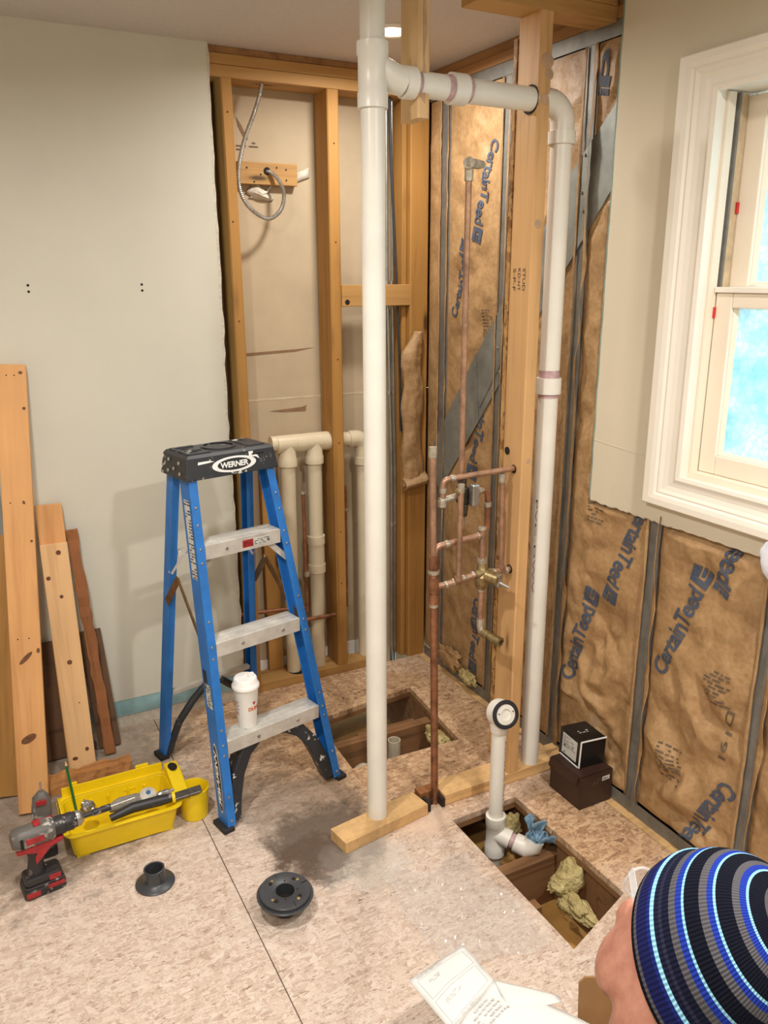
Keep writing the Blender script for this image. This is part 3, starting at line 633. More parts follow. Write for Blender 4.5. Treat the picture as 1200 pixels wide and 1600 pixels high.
# ================================================================== INSULATION BATTS
def _rv(i, j, s_):
    v = math.sin(i * 127.1 + j * 311.7 + s_ * 74.7) * 43758.5453
    return (v - math.floor(v)) * 2 - 1
def facet(u, v, s_):
    # crumpled paper: heights at random lattice points joined by flat facets
    i, j = math.floor(u), math.floor(v); a, b = u - i, v - j
    h00, h10, h01, h11 = _rv(i, j, s_), _rv(i + 1, j, s_), _rv(i, j + 1, s_), _rv(i + 1, j + 1, s_)
    if _rv(i, j, s_ + 5) > 0:
        return h00 + a * (h10 - h00) + b * (h11 - h10) if a > b else h00 + b * (h01 - h00) + a * (h11 - h01)
    return h00 + a * (h10 - h00) + b * (h01 - h00) if a + b < 1 else h11 + (1 - a) * (h01 - h11) + (1 - b) * (h10 - h11)
def batt(label, y0, y1, z0, z1, base, bulge, amp, seed, low_amp=0.0, nu=None, cover_flange=(True, True), loose=False):
    t = thing('insulation_batt', label, 'insulation', group='kraft faced batts between the metal studs')
    def h(y, z):
        a = min(1, max(0, (y - y0) / (y1 - y0)))
        e = max(0.0, math.sin(PI * a)) ** 0.55
        lo = noise.noise((y * 3.1, z * 1.7, seed))
        wy, wz = y + 0.03 * noise.noise((y * 7, z * 6, seed + 2)), z + 0.03 * noise.noise((y * 6, z * 7, seed + 4))
        cr = 1.0 * facet(wy / 0.085 + wz * 3, wz / 0.075 - wy * 4, seed) + 0.5 * facet(wy / 0.036 - wz * 5, wz / 0.042 + wy * 5, seed + 1) + 0.5 * noise.noise((y * 3, z * 2.4, seed + 30))
        pl = abs(math.sin(z * 7.3 + 2.2 * noise.noise((y * 4, z * 2, seed + 9)) + y * 6)) ** 10
        am = amp + low_amp * max(0.0, min(1.0, (0.75 - z) / 0.4))
        ed = min(1.0, min(z - z0, z1 - z) / 0.03 + 0.25)
        xx = base - e * (bulge * (0.75 + 0.5 * lo) - am * cr * 1.0 - am * 0.5 * pl) * ed
        if -0.03 < z - (1.823 - (y - 1.853) * 1.19) < 0.26: xx = max(xx, XR + 0.0005)      # held back by the steel brace
        if z < 0.26 and y > 1.64: xx = max(xx, 1.6815)
        return max(xx, XR + 0.0005) if (y < 1.845 and z > 0.93) else min(xx, 1.72)
    nu = nu or max(6, int((y1 - y0) / 0.0075)); nv = int((z1 - z0) / 0.0085)
    MB().grid(lambda a, b: Vector((h(y0 + (y1 - y0) * a, z0 + (z1 - z0) * b), y0 + (y1 - y0) * a, z0 + (z1 - z0) * b)), nu, nv).build('kraft_facing', KRAFT, t, smooth=False).data.polygons.foreach_set('use_smooth', [True] * (nu * nv))
    MB().box((1.735, y0 + 0.004, z0 + 0.01), (1.788, y1 - 0.004, z1 - 0.01)).build('glass_wool', GLASSWOOL, t)
    for s, on in ((0, cover_flange[0]), (1, cover_flange[1])):
        if not on: continue
        ye = y0 if s == 0 else y1; sg = -1 if s == 0 else 1
        def rib(a, b):
            z = z0 + (z1 - z0) * b
            wv = 0.014 + 0.007 * noise.noise((z * 6, seed, s)) + 0.003 * noise.noise((z * 30, seed, s))
            if loose and s == 1: wv = 0.030 + 0.016 * noise.noise((z * 5, seed, s)) + 0.006 * noise.noise((z * 24, seed, s))
            return Vector((XR - 0.004 - (0.022 if loose and s == 1 else 0.006) * (1 - a) * (0.6 + noise.noise((z * 8, seed + 2, s))) - 0.002 * a - abs(0.005 * noise.noise((z * 16, seed, 5))), ye + sg * (a * 1.0 - (0.75 if loose and s == 1 else 0.35)) * max(0.003, wv * 0.6), z))
        MB().grid(rib, 3, int((z1 - z0) / 0.03)).build('stapling_flange', KRAFT, t, smooth=True, solid=0.0012)
    t['_h'] = 0; del t['_h']
    return t, h
def on_batt(h, y, z, dy, dz, off=0.0028):
    # reading direction (dy, dz) along the wall seen from the room; letter-up is its left-hand normal
    d = Vector((-dy, dz)).normalized(); upv = Vector((-d.y, d.x))
    def fn(a, b, W, H):
        sx = d.x * a * W + upv.x * b * H; sz = d.y * a * W + upv.y * b * H
        yy, zz = y - sx, z + sz
        return Vector((h(yy, zz) - off, yy, zz))
    return fn
def brand(t, h, p, q, body, H=0.05, logo=True):
    dy, dz = q[0] - p[0], q[1] - p[1]; L = math.hypot(dy, dz); fn = on_batt(h, p[0], p[1], dy, dz)
    lw = 0.15 if logo else 0.0
    vs, fs = text2d(body, 0.022)
    flat('printed_lettering', vs, fs, lambda a, b: fn(a, b, L * (1 - lw - 0.03), H), BLUEINK, t, 0.03)
    if logo:
        for (a0, a1, b0, b1) in ((0, 1, 0.62, 1.0), (0, 1, 0, 0.3), (0, 0.32, 0.3, 0.62), (0.45, 1, 0.38, 0.55)):
            vs = [(a0, b0), (a1, b0), (a1, b1), (a0, b1)]
            flat('printed_logo', vs, [(0, 1, 2, 3)], lambda a, b: fn(1 - lw + a * lw, b, L, H * 1.05), BLUEINK, t, 0.12)
def para(t, h, y, z, W, H, rows, ang=0.0, seed=1):
    vs, fs = scribble(rows, 7, random.Random(seed)); fn = on_batt(h, y, z, -math.cos(ang), math.sin(ang))
    flat('printed_notice', vs, fs, lambda a, b: fn(a, b, W, H), GREYINK, t)
b0, h0 = batt('narrow strip of kraft paper insulation beside the corner post', 2.752, 2.838, 0.045, 2.21, 1.689, 0.010, 0.004, 1.0, cover_flange=(True, False))
b1_, h1 = batt('kraft paper insulation behind the copper shower pipe', 2.376, 2.700, 0.045, 2.21, 1.690, 0.010, 0.009, 2.3)
b2_, h2 = batt('kraft paper insulation mostly hidden behind the bored stud', 1.985, 2.332, 0.045, 2.21, 1.690, 0.010, 0.008, 4.1)
b3_, h3 = batt('crumpled kraft paper insulation above the two small cartons', 1.603, 1.942, 0.05, 2.21, 1.690, 0.024, 0.011, 6.6, 0.024, loose=True)
b4_, h4 = batt('kraft paper insulation below the window, widest in view', 1.209, 1.558, 0.05, 0.965, 1.690, 0.028, 0.013, 8.2, 0.011, loose=True)
b5_, h5 = batt('kraft paper insulation at the right edge below the window', 0.81, 1.172, 0.05, 0.965, 1.690, 0.022, 0.013, 9.9, 0.008, loose=True)
brand(b1_, h1, (2.44, 2.04), (2.53, 1.72), 'CertainTeed')
brand(b1_, h1, (2.625, 1.45), (2.55, 1.72), 'CertainTeed')
brand(b1_, h1, (2.44, 1.25), (2.525, 0.87), 'CertainTeed')
brand(b1_, h1, (2.465, 0.40), (2.49, 0.08), 'CertainTeed')
brand(b3_, h3, (1.640, 0.985), (1.760, 0.655), 'CertainTeed')
brand(b3_, h3, (1.885, 0.305), (1.775, 0.655), 'CertainTeed')
brand(b4_, h4, (1.490, 0.505), (1.365, 0.855), 'CertainTeed', 0.052)
brand(b4_, h4, (1.285, 1.14), (1.385, 0.83), 'CertainTeed', 0.052) if False else None
brand(b4_, h4, (1.315, 0.955), (1.365, 0.82), 'eed', 0.052)
brand(b4_, h4, (1.262, 0.305), (1.375, 0.052), 'CertainTeed', 0.05, False)
brand(b3_, h3, (1.905, 2.19), (1.93, 2.08), 'd', 0.05)
para(b1_, h1, 2.465, 1.39, 0.075, 0.10, 9, 0, 4)
para(b3_, h3, 1.845, 0.875, 0.075, 0.075, 7, 0, 5)
para(b3_, h3, 1.875, 1.84, 0.04, 0.10, 10, 0, 15)
para(b4_, h4, 1.345, 0.50, 0.085, 0.11, 10, 0, 6)
para(b4_, h4, 1.475, 0.205, 0.085, 0.11, 10, 0, 7)
for body, p, q, t_, h_ in (('9 20', (1.895, 2.02), (1.915, 1.86), b3_, h3), ('D191', (1.27, 0.51), (1.285, 0.36), b4_, h4)):
    fn_ = on_batt(h_, p[0], p[1], q[0] - p[0], q[1] - p[1]); L_ = math.hypot(q[0] - p[0], q[1] - p[1])
    vs_, fs_ = text2d(body); flat('printed_number', vs_, fs_, lambda a, b: fn_(a, b, L_, 0.018), GREYINK, t_)['kind'] = 'stuff'
# torn, hanging bits of batt
def blob(name, c, r, mat_, label=None, cat=None, parent=None, seed=0.0, amp=0.35, freq=9, rot=None, n=28):
    m = MB().ball((0, 0, 0), 1.0, None, n, n * 2 // 3)
    vs = []
    for p in m.v:
        p = Vector(p); k = 1 + amp * (noise.noise(p * 1.7 + Vector((seed, 0, 0))) + 0.6 * noise.noise(p * freq * 0.5 + Vector((0, seed, 0))) + 0.3 * noise.noise(p * freq + Vector((0, 0, seed))))
        q = Vector((p.x * r[0] * k, p.y * r[1] * k, p.z * r[2] * k))
        if rot is not None: q = rot @ q
        vs.append(q + Vector(c))
    m.v = vs
    o = m.build(name, mat_, parent, smooth=True)
    if label: tag(o, label, cat)
    return o
blob('torn_insulation', (XR - 0.018, 2.60, 0.085), (0.016, 0.075, 0.045), KRAFT, 'crumpled scrap of kraft insulation at the wall foot below the tub spout pipe', 'insulation', seed=2.0, amp=0.55)
blob('torn_insulation', (XR - 0.018, 2.47, 0.055), (0.016, 0.05, 0.025), GLASSWOOL, 'small yellow tuft of insulation on the bottom steel track', 'insulation', seed=5.0, amp=0.5)
hk = thing('hanging_insulation', 'torn kraft insulation piece hanging on the corner post behind the steel conduits', 'insulation')
def hang(a, b):
    z = 0.775 + 0.62 * b
    x0 = 1.562 + 0.05 * max(0, b - 0.86) / 0.14 + 0.006 * math.sin(b * 21); x1 = 1.655 - 0.03 * max(0, b - 0.7) + 0.006 * math.sin(b * 14)
    x = x0 + (x1 - x0) * a
    return Vector((x, 2.832 - 0.022 * math.sin(PI * a) ** 0.7 - 0.014 * abs(noise.noise((x * 24, z * 9, 3))) - 0.006 * abs(noise.noise((x * 50, z * 30, 7))), z))
MB().grid(hang, 12, 60).build('kraft_facing', KRAFT, hk, smooth=True, solid=0.003)
MB().grid(lambda a, b: Vector((1.565 + 0.10 * a, 2.828 - 0.035 * math.sin(PI * b) - 0.01 * a, 0.755 + 0.055 * b + 0.02 * a)), 8, 8).build('folded_hem', KRAFT, hk, smooth=True, solid=0.004)

# ================================================================== PVC VENT STACK
stk = thing('vent_pipe', 'white plastic vent stack with tee and branch through the partition studs', 'pipe')
PX, PY, BZ, VX = 0.962, 1.888, 2.045, 1.540
R2 = 0.0295
MB().tube([(PX, PY, 0.036), (PX, PY, 1.99)], R2, 28).build('riser', PVC, stk, smooth=True)
MB().tube([(PX, PY, 2.115), (PX, PY, CEIL)], R2, 28).build('riser', PVC, stk, smooth=True)
tee = MB().lathe([(0.0295, -0.065), (0.0365, -0.065), (0.0365, -0.032), (0.0345, -0.028), (0.0345, 0.046), (0.0375, 0.05), (0.0375, 0.076), (0.0295, 0.076)], (PX, PY, BZ), (0, 0, 1), 32)
tee.tube(arc((PX + 0.075, PY, BZ + 0.075), (-1, 0, 0), (0, 0, -1), 0.072, 0.5, PI / 2, 8) + [Vector((PX + 0.082, PY, BZ + 0.001))], [0.024, 0.027, 0.030, 0.032, 0.033, 0.033, 0.0335, 0.0335, 0.034, 0.034], 24)
tee.lathe([(0.0295, 0.08), (0.0365, 0.08), (0.0365, 0.110), (0.0295, 0.110)], (PX, PY, BZ), (1, 0, 0), 28)
tee.build('tee_fitting', PVC, stk, smooth=True)
MB().tube([(PX + 0.10, PY + 0.002, BZ), (1.46, 1.902, BZ - 0.002), (VX - 0.05, 1.903, BZ - 0.002)], R2, 28).build('branch', PVC, stk, smooth=True)
MB().lathe([(0.0295, 0), (0.0368, 0), (0.0368, 0.042), (0.0295, 0.042)], (1.178, 1.893, BZ - 0.0005), (1, 0.02, 0), 28).build('coupling', PVC, stk, smooth=True)
for x0, x1 in ((PX + 0.111, PX + 0.124), (1.163, 1.1775), (1.2205, 1.232)):
    MB().lathe([(0.0295, 0), (0.0299, 0.0002), (0.0299, x1 - x0), (0.0295, x1 - x0)], (x0, 1.8905, BZ), (1, 0.02, 0), 28).build('primer_ring', PRIMER, stk, smooth=True)
el = MB().tube([Vector((VX - 0.075, 1.903, BZ))] + arc((VX - 0.048, 1.903, BZ - 0.052), (0, 0, 1), (1, 0, 0), 0.050, 0, PI / 2, 8) + [Vector((VX + 0.002, 1.903, BZ - 0.10))], 0.0325, 26)
el.lathe([(0.030, 0), (0.0375, 0), (0.0375, -0.032), (0.030, -0.032)], (VX + 0.002, 1.903, BZ - 0.072), (0, 0, 1), 28)
el.build('elbow', PVC, stk, smooth=True)
MB().tube([(VX + 0.002, 1.903, 0.0385), (VX + 0.002, 1.903, BZ - 0.08)], R2, 28).build('downpipe', PVC, stk, smooth=True)
MB().lathe([(0.0295, 0), (0.0365, 0), (0.0365, 0.046), (0.0295, 0.046)], (VX + 0.002, 1.903, 1.268), (0, 0, 1), 28).build('coupling', PVC, stk, smooth=True)
for z in (1.3145, 1.256): MB().lathe([(0.0295, 0), (0.0299, 0.0002), (0.0299, 0.011 if z < 1.3 else 0.022), (0.0295, 0.011 if z < 1.3 else 0.022)], (VX + 0.002, 1.903, z), (0, 0, 1), 28).build('primer_ring', PRIMER, stk, smooth=True)
lettering('pipe_print', 'PVC-DWV', (VX - 0.0285, 1.896, 0.95), (0, 0, -1), (0.3, -1, 0), 0.3, 0.006, GREYINK, stk)

# ================================================================== COPPER MANIFOLD
cm = thing('shower_plumbing', 'copper water lines with two valves and tub spout stub beside the bored stud', 'plumbing')
YM = 1.910
def cop(pts, r, name='copper_pipe', mat_=COPPER, seg=14, par=cm): return MB().tube(pts, r, seg).build(name, mat_, par, smooth=True)
def joint(p, axis, r, L=0.014, mat_=SOLDER, name='solder_joint', par=cm):
    p = Vector(p); ax = Vector(axis).normalized()
    return MB().lathe([(r * 0.9, -L / 2), (r * 1.12, -L / 2), (r * 1.2, 0), (r * 1.12, L / 2), (r * 0.9, L / 2)], p, ax, 16).build(name, mat_, par, smooth=True)
cop([(1.163, YM, 0.73), (1.153, YM, 1.14)], 0.0095, mat_=COPPER)
cop([(1.172, YM - 0.01, -0.02), (1.163, YM, 0.735)], 0.0115, mat_=COPPER_D)
joint((1.1535, YM, 1.13), (0, 0, 1), 0.0105, 0.03, SOLDER, 'end_cap')
for z, r, L in ((0.80, 0.013, 0.05), (0.775, 0.0145, 0.012), (0.735, 0.0135, 0.045), (0.69, 0.0125, 0.03)): joint((1.163 - (z - .73) * .02, YM, z), (0, 0, 1), r, L, SOLDER if r > .014 else COPPER_D, 'coupling')
joint((1.164, YM, 0.68), (0, 0, 1), 0.0118, 0.03)
# upper loop
cop([(1.190, YM, 0.97), (1.188, YM, 1.03)] + arc((1.206, YM, 1.030), (-1, 0, 0), (0, 0, 1), 0.017, 0.2, PI / 2, 6) + [(1.22, YM, 1.0475), (1.4335, YM, 1.053)], 0.0085)
joint((1.219, YM, 1.0475), (1, 0, 0.02), 0.009); joint((1.189, YM, 1.015), (0, 0, 1), 0.009)
# shower riser
cop([(1.263, YM + 0.02, 1.0), (1.262, YM + 0.02, 1.30), (1.259, YM + 0.012, 1.86)], 0.0085)
de = MB().lathe([(0.010, -0.03), (0.012, -0.03), (0.012, 0.004), (0.013, 0.006)], (1.259, YM + 0.012, 1.868), (0, 0, 1), 16)
de.tube([(1.259, YM + 0.012, 1.876), (1.245, YM - 0.008, 1.880)], [0.012, 0.015], 16)
de.sweep([(-0.022, -0.008), (-0.014, -0.012), (0.014, -0.012), (0.030, -0.007), (0.036, 0), (0.030, 0.007), (0.014, 0.010), (-0.014, 0.010), (-0.022, 0.008)], (1.262, YM - 0.004, 1.878), (1.262, YM - 0.010, 1.880), (1, 0, -0.05), (0, 0.2, 1))
de.build('drop_ear_elbow', SOLDER, cm, smooth=True)
# upper valve
va = MB().box((1.252, YM - 0.008, 0.965), (1.276, YM + 0.03, 1.015))
va.tube([(1.263, YM + 0.015, 1.01), (1.263, YM + 0.015, 1.045)], 0.013, 14)
va.tube([(1.258, YM, 0.967), (1.258, YM, 0.93)], [0.016, 0.013], 14)
va.build('upper_valve', metal('dark_valve_metal', rgb(96, 90, 80), 0.4, 0.25, 60), cm, 0.002)
MB().box((1.268, YM - 0.035, 0.965), (1.292, YM - 0.01, 1.028)).build('valve_body', CHROME, cm, 0.004)
MB().tube([(1.258, YM, 0.93), (1.258, YM, 0.905), (1.258, YM, 0.89)], [0.008, 0.006, 0.002], 12).build('valve_stem', CHROME, cm, smooth=True)
MB().lathe([(0.004, 0), (0.012, 0.004), (0.012, 0.014), (0.004, 0.018)], (1.228, YM - 0.01, 1.012), (0.3, -1, 0), 14).build('valve_knob', BRASS, cm, smooth=True)
cop([(1.178, YM, 0.985), (1.252, YM, 0.995)], 0.010, 'valve_nipple', SOLDER); cop([(1.29, YM - 0.01, 0.998), (1.325, YM, 1.0)], 0.009, 'valve_nipple', CHROME)
MB().lathe([(0.010, 0), (0.014, 0.003), (0.014, 0.02), (0.010, 0.023)], (1.188, YM, 0.966), (0, 0, 1), 14).build('elbow', SOLDER, cm, smooth=True)
cop([(1.318, YM, 1.0)] + arc((1.326, YM, 0.982), (0, 0, 1), (1, 0, 0), 0.018, 0, PI / 2, 6) + [(1.345, YM, 0.875)], 0.009, mat_=COPPER_D); joint((1.344, YM, 0.955), (0, 0, 1), 0.010)
joint((1.312, YM, 1.0), (1, 0, 0), 0.0095, 0.008)
# capped air chambers
cop([(1.234, YM - 0.022, 0.742), (1.236, YM - 0.022, 1.025)], 0.0085); joint((1.236, YM - 0.022, 1.022), (0, 0, 1), 0.0092, 0.024, SOLDER, 'end_cap')
cop([(1.399, YM - 0.004, 0.742), (1.391, YM - 0.004, 1.04)], 0.0085); joint((1.391, YM - 0.004, 1.03), (0, 0, 1), 0.0092, 0.026, SOLDER, 'end_cap')
# middle loop
cop([(1.162, YM, 0.81)] + arc((1.186, YM, 0.83), (-1, 0, 0), (0, 0, 1), 0.022, 0.2, PI / 2, 6) + [(1.21, YM, 0.853), (1.325, YM, 0.862)], 0.0095); joint((1.205, YM, 0.853), (1, 0, 0), 0.010); joint((1.313, YM, 0.861), (1, 0, 0), 0.010, 0.006)
cop([(1.331, YM, 0.76), (1.328, YM, 0.885)], 0.0105); joint((1.328, YM, 0.882), (0, 0, 1), 0.012, 0.008); joint((1.331, YM, 0.782), (0, 0, 1), 0.0125, 0.016)
# mixing valve
cop([(1.168, YM, 0.727), (1.23, YM - 0.01, 0.734), (1.30, YM - 0.01, 0.745)], 0.0095); cop([(1.35, YM - 0.01, 0.742), (1.4335, YM, 0.737)], 0.0095)
for x in (1.20, 1.225, 1.26, 1.293): joint((x, YM - 0.008, 0.7305 + (x - 1.2) * 0.15), (1, 0, 0.1), 0.0098, 0.009)
for x in (1.37, 1.415): joint((x, YM - 0.007, 0.741 - (x - 1.35) * 0.06), (1, 0, 0), 0.0098, 0.009)
joint((1.234, YM - 0.02, 0.748), (0, 0, 1), 0.0105, 0.012, COPPER, 'branch_tee'); joint((1.399, YM - 0.004, 0.752), (0, 0, 1), 0.0105, 0.012, COPPER, 'branch_tee')
mv = MB().tube([(1.331, YM, 0.775), (1.331, YM, 0.755), (1.331, YM - 0.005, 0.735), (1.331, YM, 0.70), (1.331, YM, 0.69)], [0.013, 0.017, 0.026, 0.02, 0.011], 18)
mv.tube([(1.30, YM - 0.01, 0.745), (1.36, YM - 0.01, 0.742)], [0.012, 0.014], 16)
mv.tube([(1.335, YM - 0.02, 0.74), (1.352, YM - 0.055, 0.735), (1.354, YM - 0.06, 0.734)], [0.019, 0.017, 0.01], 16)
mv.build('mixing_valve', BRASS, cm, smooth=True)
MB().box((1.346, YM - 0.063, 0.712), (1.362, YM - 0.03, 0.752)).build('stop_valve', CHROME, cm, 0.003)
MB().tube([(1.352, YM - 0.055, 0.728), (1.372, YM - 0.085, 0.716)], [0.006, 0.004], 12).build('valve_stem', CHROME, cm, smooth=True)
# tub spout drop
cop([(1.331, YM, 0.57), (1.331, YM, 0.70)], 0.0095); joint((1.331, YM, 0.69), (0, 0, 1), 0.0105); joint((1.332, YM, 0.583), (0, 0, 1), 0.0108, 0.02)
cop([(1.331, YM, 0.575), (1.332, YM - 0.004, 0.558), (1.338, YM - 0.02, 0.548)], 0.0115, 'elbow', SOLDER)
sp = MB().lathe([(0.010, 0), (0.0135, 0.0), (0.0135, 0.016), (0.0115, 0.018), (0.0115, 0.04), (0.0155, 0.043), (0.0155, 0.072), (0.0125, 0.073), (0.0095, 0.074), (0.0095, 0.045)], (1.334, YM - 0.012, 0.552), (0.22, -0.9, -0.12), 20)
sp.build('tub_spout_stub', BRASS, cm, smooth=True)
MB().lathe([(0.0093, 0), (0.0093, 0.001)], (1.3495, YM - 0.0762, 0.5435), (0.22, -0.9, -0.12), 16).build('bore', HOLE, cm)
cl = MB().box((1.128, 1.868, 0.0005), (1.139, 1.905, 0.034)).box((1.18, 1.868, 0.0005), (1.191, 1.905, 0.030)).box((1.139, 1.895, 0.0005), (1.18, 1.905, 0.018))
cl.build('charred_notch', plain('charred_wood', rgb(48, 34, 26), 0.9, 0, 0.3, 60), cm)
c2 = thing('copper_supply_pipe', 'thin copper pipe standing between the bored stud and the white downpipe', 'pipe')
cop([(1.498, 1.925, 0.036), (1.497, 1.925, 0.86), (1.497, 1.925, 1.05)], 0.0085, par=c2, mat_=COPPER_D)
for z in (0.86, 0.92, 0.80): joint((1.497, 1.925, z), (0, 0, 1), 0.0095, 0.014, par=c2)

# ================================================================== PIPES IN THE BACK WALL
bp = thing('drain_manifold', 'cream plastic drain pipes standing between the back wall studs', 'pipe')
YP = 2.893; RB = 0.0285
MB().tube([(1.03, YP, 0.992), (1.30, YP, 0.983), (1.39, YP, 0.981)], RB, 22).build('cross_pipe', PVC_OLD, bp, smooth=True)
for x in (1.165, 1.270): MB().lathe([(0.0285, 0), (0.036, 0), (0.036, 0.035), (0.0285, 0.035)], (x - 0.035, YP, 0.985), (1, 0, -0.03), 24).build('coupling', PVC_OLD, bp, smooth=True)
for x, xb in ((1.098, 1.092), (1.208, 1.203)):
    t_ = MB().lathe([(0.034, 0.0), (0.034, -0.05), (0.0365, -0.055), (0.0365, -0.085), (0.0285, -0.085)], (x, YP, 0.985), (0, 0, 1), 24)
    t_.lathe([(0.030, -0.045), (0.0345, -0.045), (0.0345, 0.045), (0.030, 0.045)], (x, YP, 0.986), (1, 0, 0), 24)
    t_.build('tee_fitting', PVC_OLD, bp, smooth=True)
    MB().tube([(xb, YP, 0.036 if x < 1.15 else 0.036), (x, YP, 0.91)], RB, 22).build('standpipe', PVC_OLD, bp, smooth=True)
for z in (0.57, 0.45): MB().lathe([(0.0285, 0), (0.036, 0), (0.036, 0.034), (0.0285, 0.034)], (1.206, YP, z), (0, 0, 1), 24).build('coupling', PVC_OLD, bp, smooth=True)
MB().lathe([(0.0285, 0), (0.0335, 0), (0.0335, 0.09), (0.0285, 0.09)], (1.206, YP, 0.482), (0, 0, 1), 24).build('coupling', PVC_OLD, bp, smooth=True)
e_ = MB().tube([Vector((1.355, YP, 0.981))] + arc((1.385, YP, 0.945), (0, 0, 1), (1, 0, 0), 0.036, 0, PI / 2, 6) + [Vector((1.421, YP, 0.90))], 0.033, 20)
e_.build('elbow', PVC_OLD, bp, smooth=True)
MB().tube([(1.421, YP, 0.036), (1.421, YP, 0.93)], RB, 20).build('standpipe', PVC_OLD, bp, smooth=True)
MB().lathe([(0.0285, 0), (0.0365, 0), (0.0365, 0.03), (0.0285, 0.03)], (1.421, YP, 0.875), (0, 0, 1), 22).build('coupling', PVC_OLD, bp, smooth=True)
MB().lathe([(0.04, 0), (0.04, 0.0015)], (1.105, YP - 0.006, 0.0352), (0, 0, 1), 20).build('bored_hole', HOLE, bp)
bc = thing('copper_branch_lines', 'thin copper water lines crossing the back wall studs behind the ladder', 'pipe')
cop([(0.855, 2.868, 0.338), (1.15, 2.868, 0.315)], 0.008, par=bc, mat_=COPPER_D)
cop([(1.10, 2.857, 0.265), (1.2695, 2.857, 0.262)], 0.008, par=bc, mat_=COPPER_D)
cop([(1.146, 2.86, 0.30), (1.143, 2.86, 0.80)], 0.0075, par=bc, mat_=COPPER_D); joint((1.143, 2.86, 0.795), (0, 0, 1), 0.0085, 0.01, par=bc)
cop([(1.327, 2.87, 0.28), (1.330, 2.87, 0.80)], 0.005, par=bc, mat_=COPPER_D); joint((1.329, 2.87, 0.70), (0, 0, 1), 0.009, 0.008, par=bc)
joint((1.15, 2.86, 0.46), (0, 0, 1), 0.011, 0.02, par=bc)

# ================================================================== CONDUITS, CABLE
spec = [([(1.540, 2.875, -0.03), (1.540, 2.875, 0.9), (1.520, 2.875, 1.6), (1.519, 2.875, 2.222)], 0.007, CONDUIT, 'steel conduit nearest the white stack, running floor to top plate'),
        ([(1.562, 2.890, -0.03), (1.564, 2.890, 0.8), (1.552, 2.890, 1.5), (1.550, 2.890, 2.222)], 0.006, CONDUIT, 'bright steel conduit between its neighbour and the dark cable'),
        ([(1.572, 2.855, 1.00), (1.568, 2.86, 1.30), (1.552, 2.862, 1.65), (1.535, 2.866, 2.0), (1.53, 2.868, 2.222)], 0.005, plain('dark_cable_sheath', rgb(52, 52, 54), 0.5), 'dark electrical cable swinging in front of the steel conduits')]
for pts, r, mt, lb in spec:
    t_ = thing('electrical_conduit', lb, 'conduit', group='electrical runs beside the corner post')
    MB().tube(pts, r, 10).build('tube', mt, t_, smooth=True)
    if mt is CONDUIT:
        for z in (1.15, 1.57, 0.60):
            p_ = min(pts, key=lambda q: abs(q[2] - z)); x_ = pts[0][0] + (pts[-1][0] - pts[0][0]) * (z / 2.2) if z > 1 else pts[0][0] + .001
            MB().lathe([(r, 0), (r * 1.5, 0.0), (r * 1.5, 0.012), (r, 0.012)], (x_ - 0.006 * (z > 1.3), pts[0][1], z), (0, 0, 1), 12).build('connector', CHROME, t_, smooth=True)
def corrugated(name, pts, r, mat_, parent, step=0.0045):
    # catmull-rom path, then rings of alternating radius
    P = [Vector(p) for p in pts]; P = [P[0] * 2 - P[1]] + P + [P[-1] * 2 - P[-2]]; out = []
    for i in range(1, len(P) - 2):
        n = 60
        for k in range(n):
            t = k / n; a, b, c, d = P[i - 1], P[i], P[i + 1], P[i + 2]
            out.append(0.5 * ((2 * b) + (c - a) * t + (2 * a - 5 * b + 4 * c - d) * t * t + (3 * b - a - 3 * c + d) * t ** 3))
    path = [out[0]]
    for q in out:
        if (q - path[-1]).length >= step / 2: path.append(q)
    return MB().tube(path, [r if i % 2 else r * 0.80 for i in range(len(path))], 10).build(name, mat_, parent, smooth=False)
ac = thing('armoured_cable', 'flexible steel armoured cable looping down from the top plate to a wood block', 'cable')
corrugated('armour', [(1.046, 2.87, 2.222), (1.033, 2.866, 2.18), (1.010, 2.862, 2.125), (0.970, 2.856, 2.039), (0.944, 2.850, 1.948), (0.946, 2.848, 1.877), (0.980, 2.852, 1.825), (1.043, 2.858, 1.794), (1.095, 2.87, 1.823), (1.117, 2.885, 1.878), (1.108, 2.905, 1.925), (1.085, 2.922, 1.952), (1.074, 2.936, 1.957)], 0.0075, CHROME, ac)
MB().lathe([(0.013, 0), (0.013, 0.001)], (1.074, 2.9295, 1.957), (0, -1, 0), 14).build('entry_hole', HOLE, ac)

# ================================================================== TUB DRAIN, TRAP, STUBS
td = thing('tub_drain', 'white plastic tub waste and overflow standing in the front floor opening', 'drain')
TX, TY = 1.302, 1.752; RT = 0.0225
MB().tube([(TX, TY, -0.05), (TX - 0.001, TY, 0.33)], RT, 24).build('overflow_tube', PVC, td, smooth=True)
oh = MB().tube([(TX, TY, 0.30), (TX, TY, 0.345)], [0.0275, 0.030], 24)
oh.lathe([(0.020, 0.03), (0.036, 0.028), (0.040, 0.012), (0.040, -0.012), (0.030, -0.018)], (TX - 0.002, TY - 0.004, 0.362), (-0.10, -0.95, 0.30), 30)
oh.build('overflow_head', PVC, td, smooth=True)
ax_ = Vector((-0.10, -0.95, 0.30)).normalized(); c_ = Vector((TX - 0.002, TY - 0.004, 0.362)) + ax_ * 0.028
MB().lathe([(0.030, 0), (0.041, 0), (0.043, 0.004), (0.041, 0.009), (0.033, 0.010), (0.030, 0.006)], c_, ax_, 32, cap=False).build('rubber_gasket', RUBBER, td, smooth=True)
MB().lathe([(0.017, 0.002), (0.031, 0.002), (0.031, 0.006), (0.017, 0.007), (0.016, -0.02)], c_, ax_, 28, cap=False).build('overflow_plate', PVC, td, smooth=True)
MB().lathe([(0.0165, -0.012), (0.0165, -0.011)], c_, ax_, 20).build('bore', plain('shaded_bore', rgb(150, 146, 136), 0.6), td)
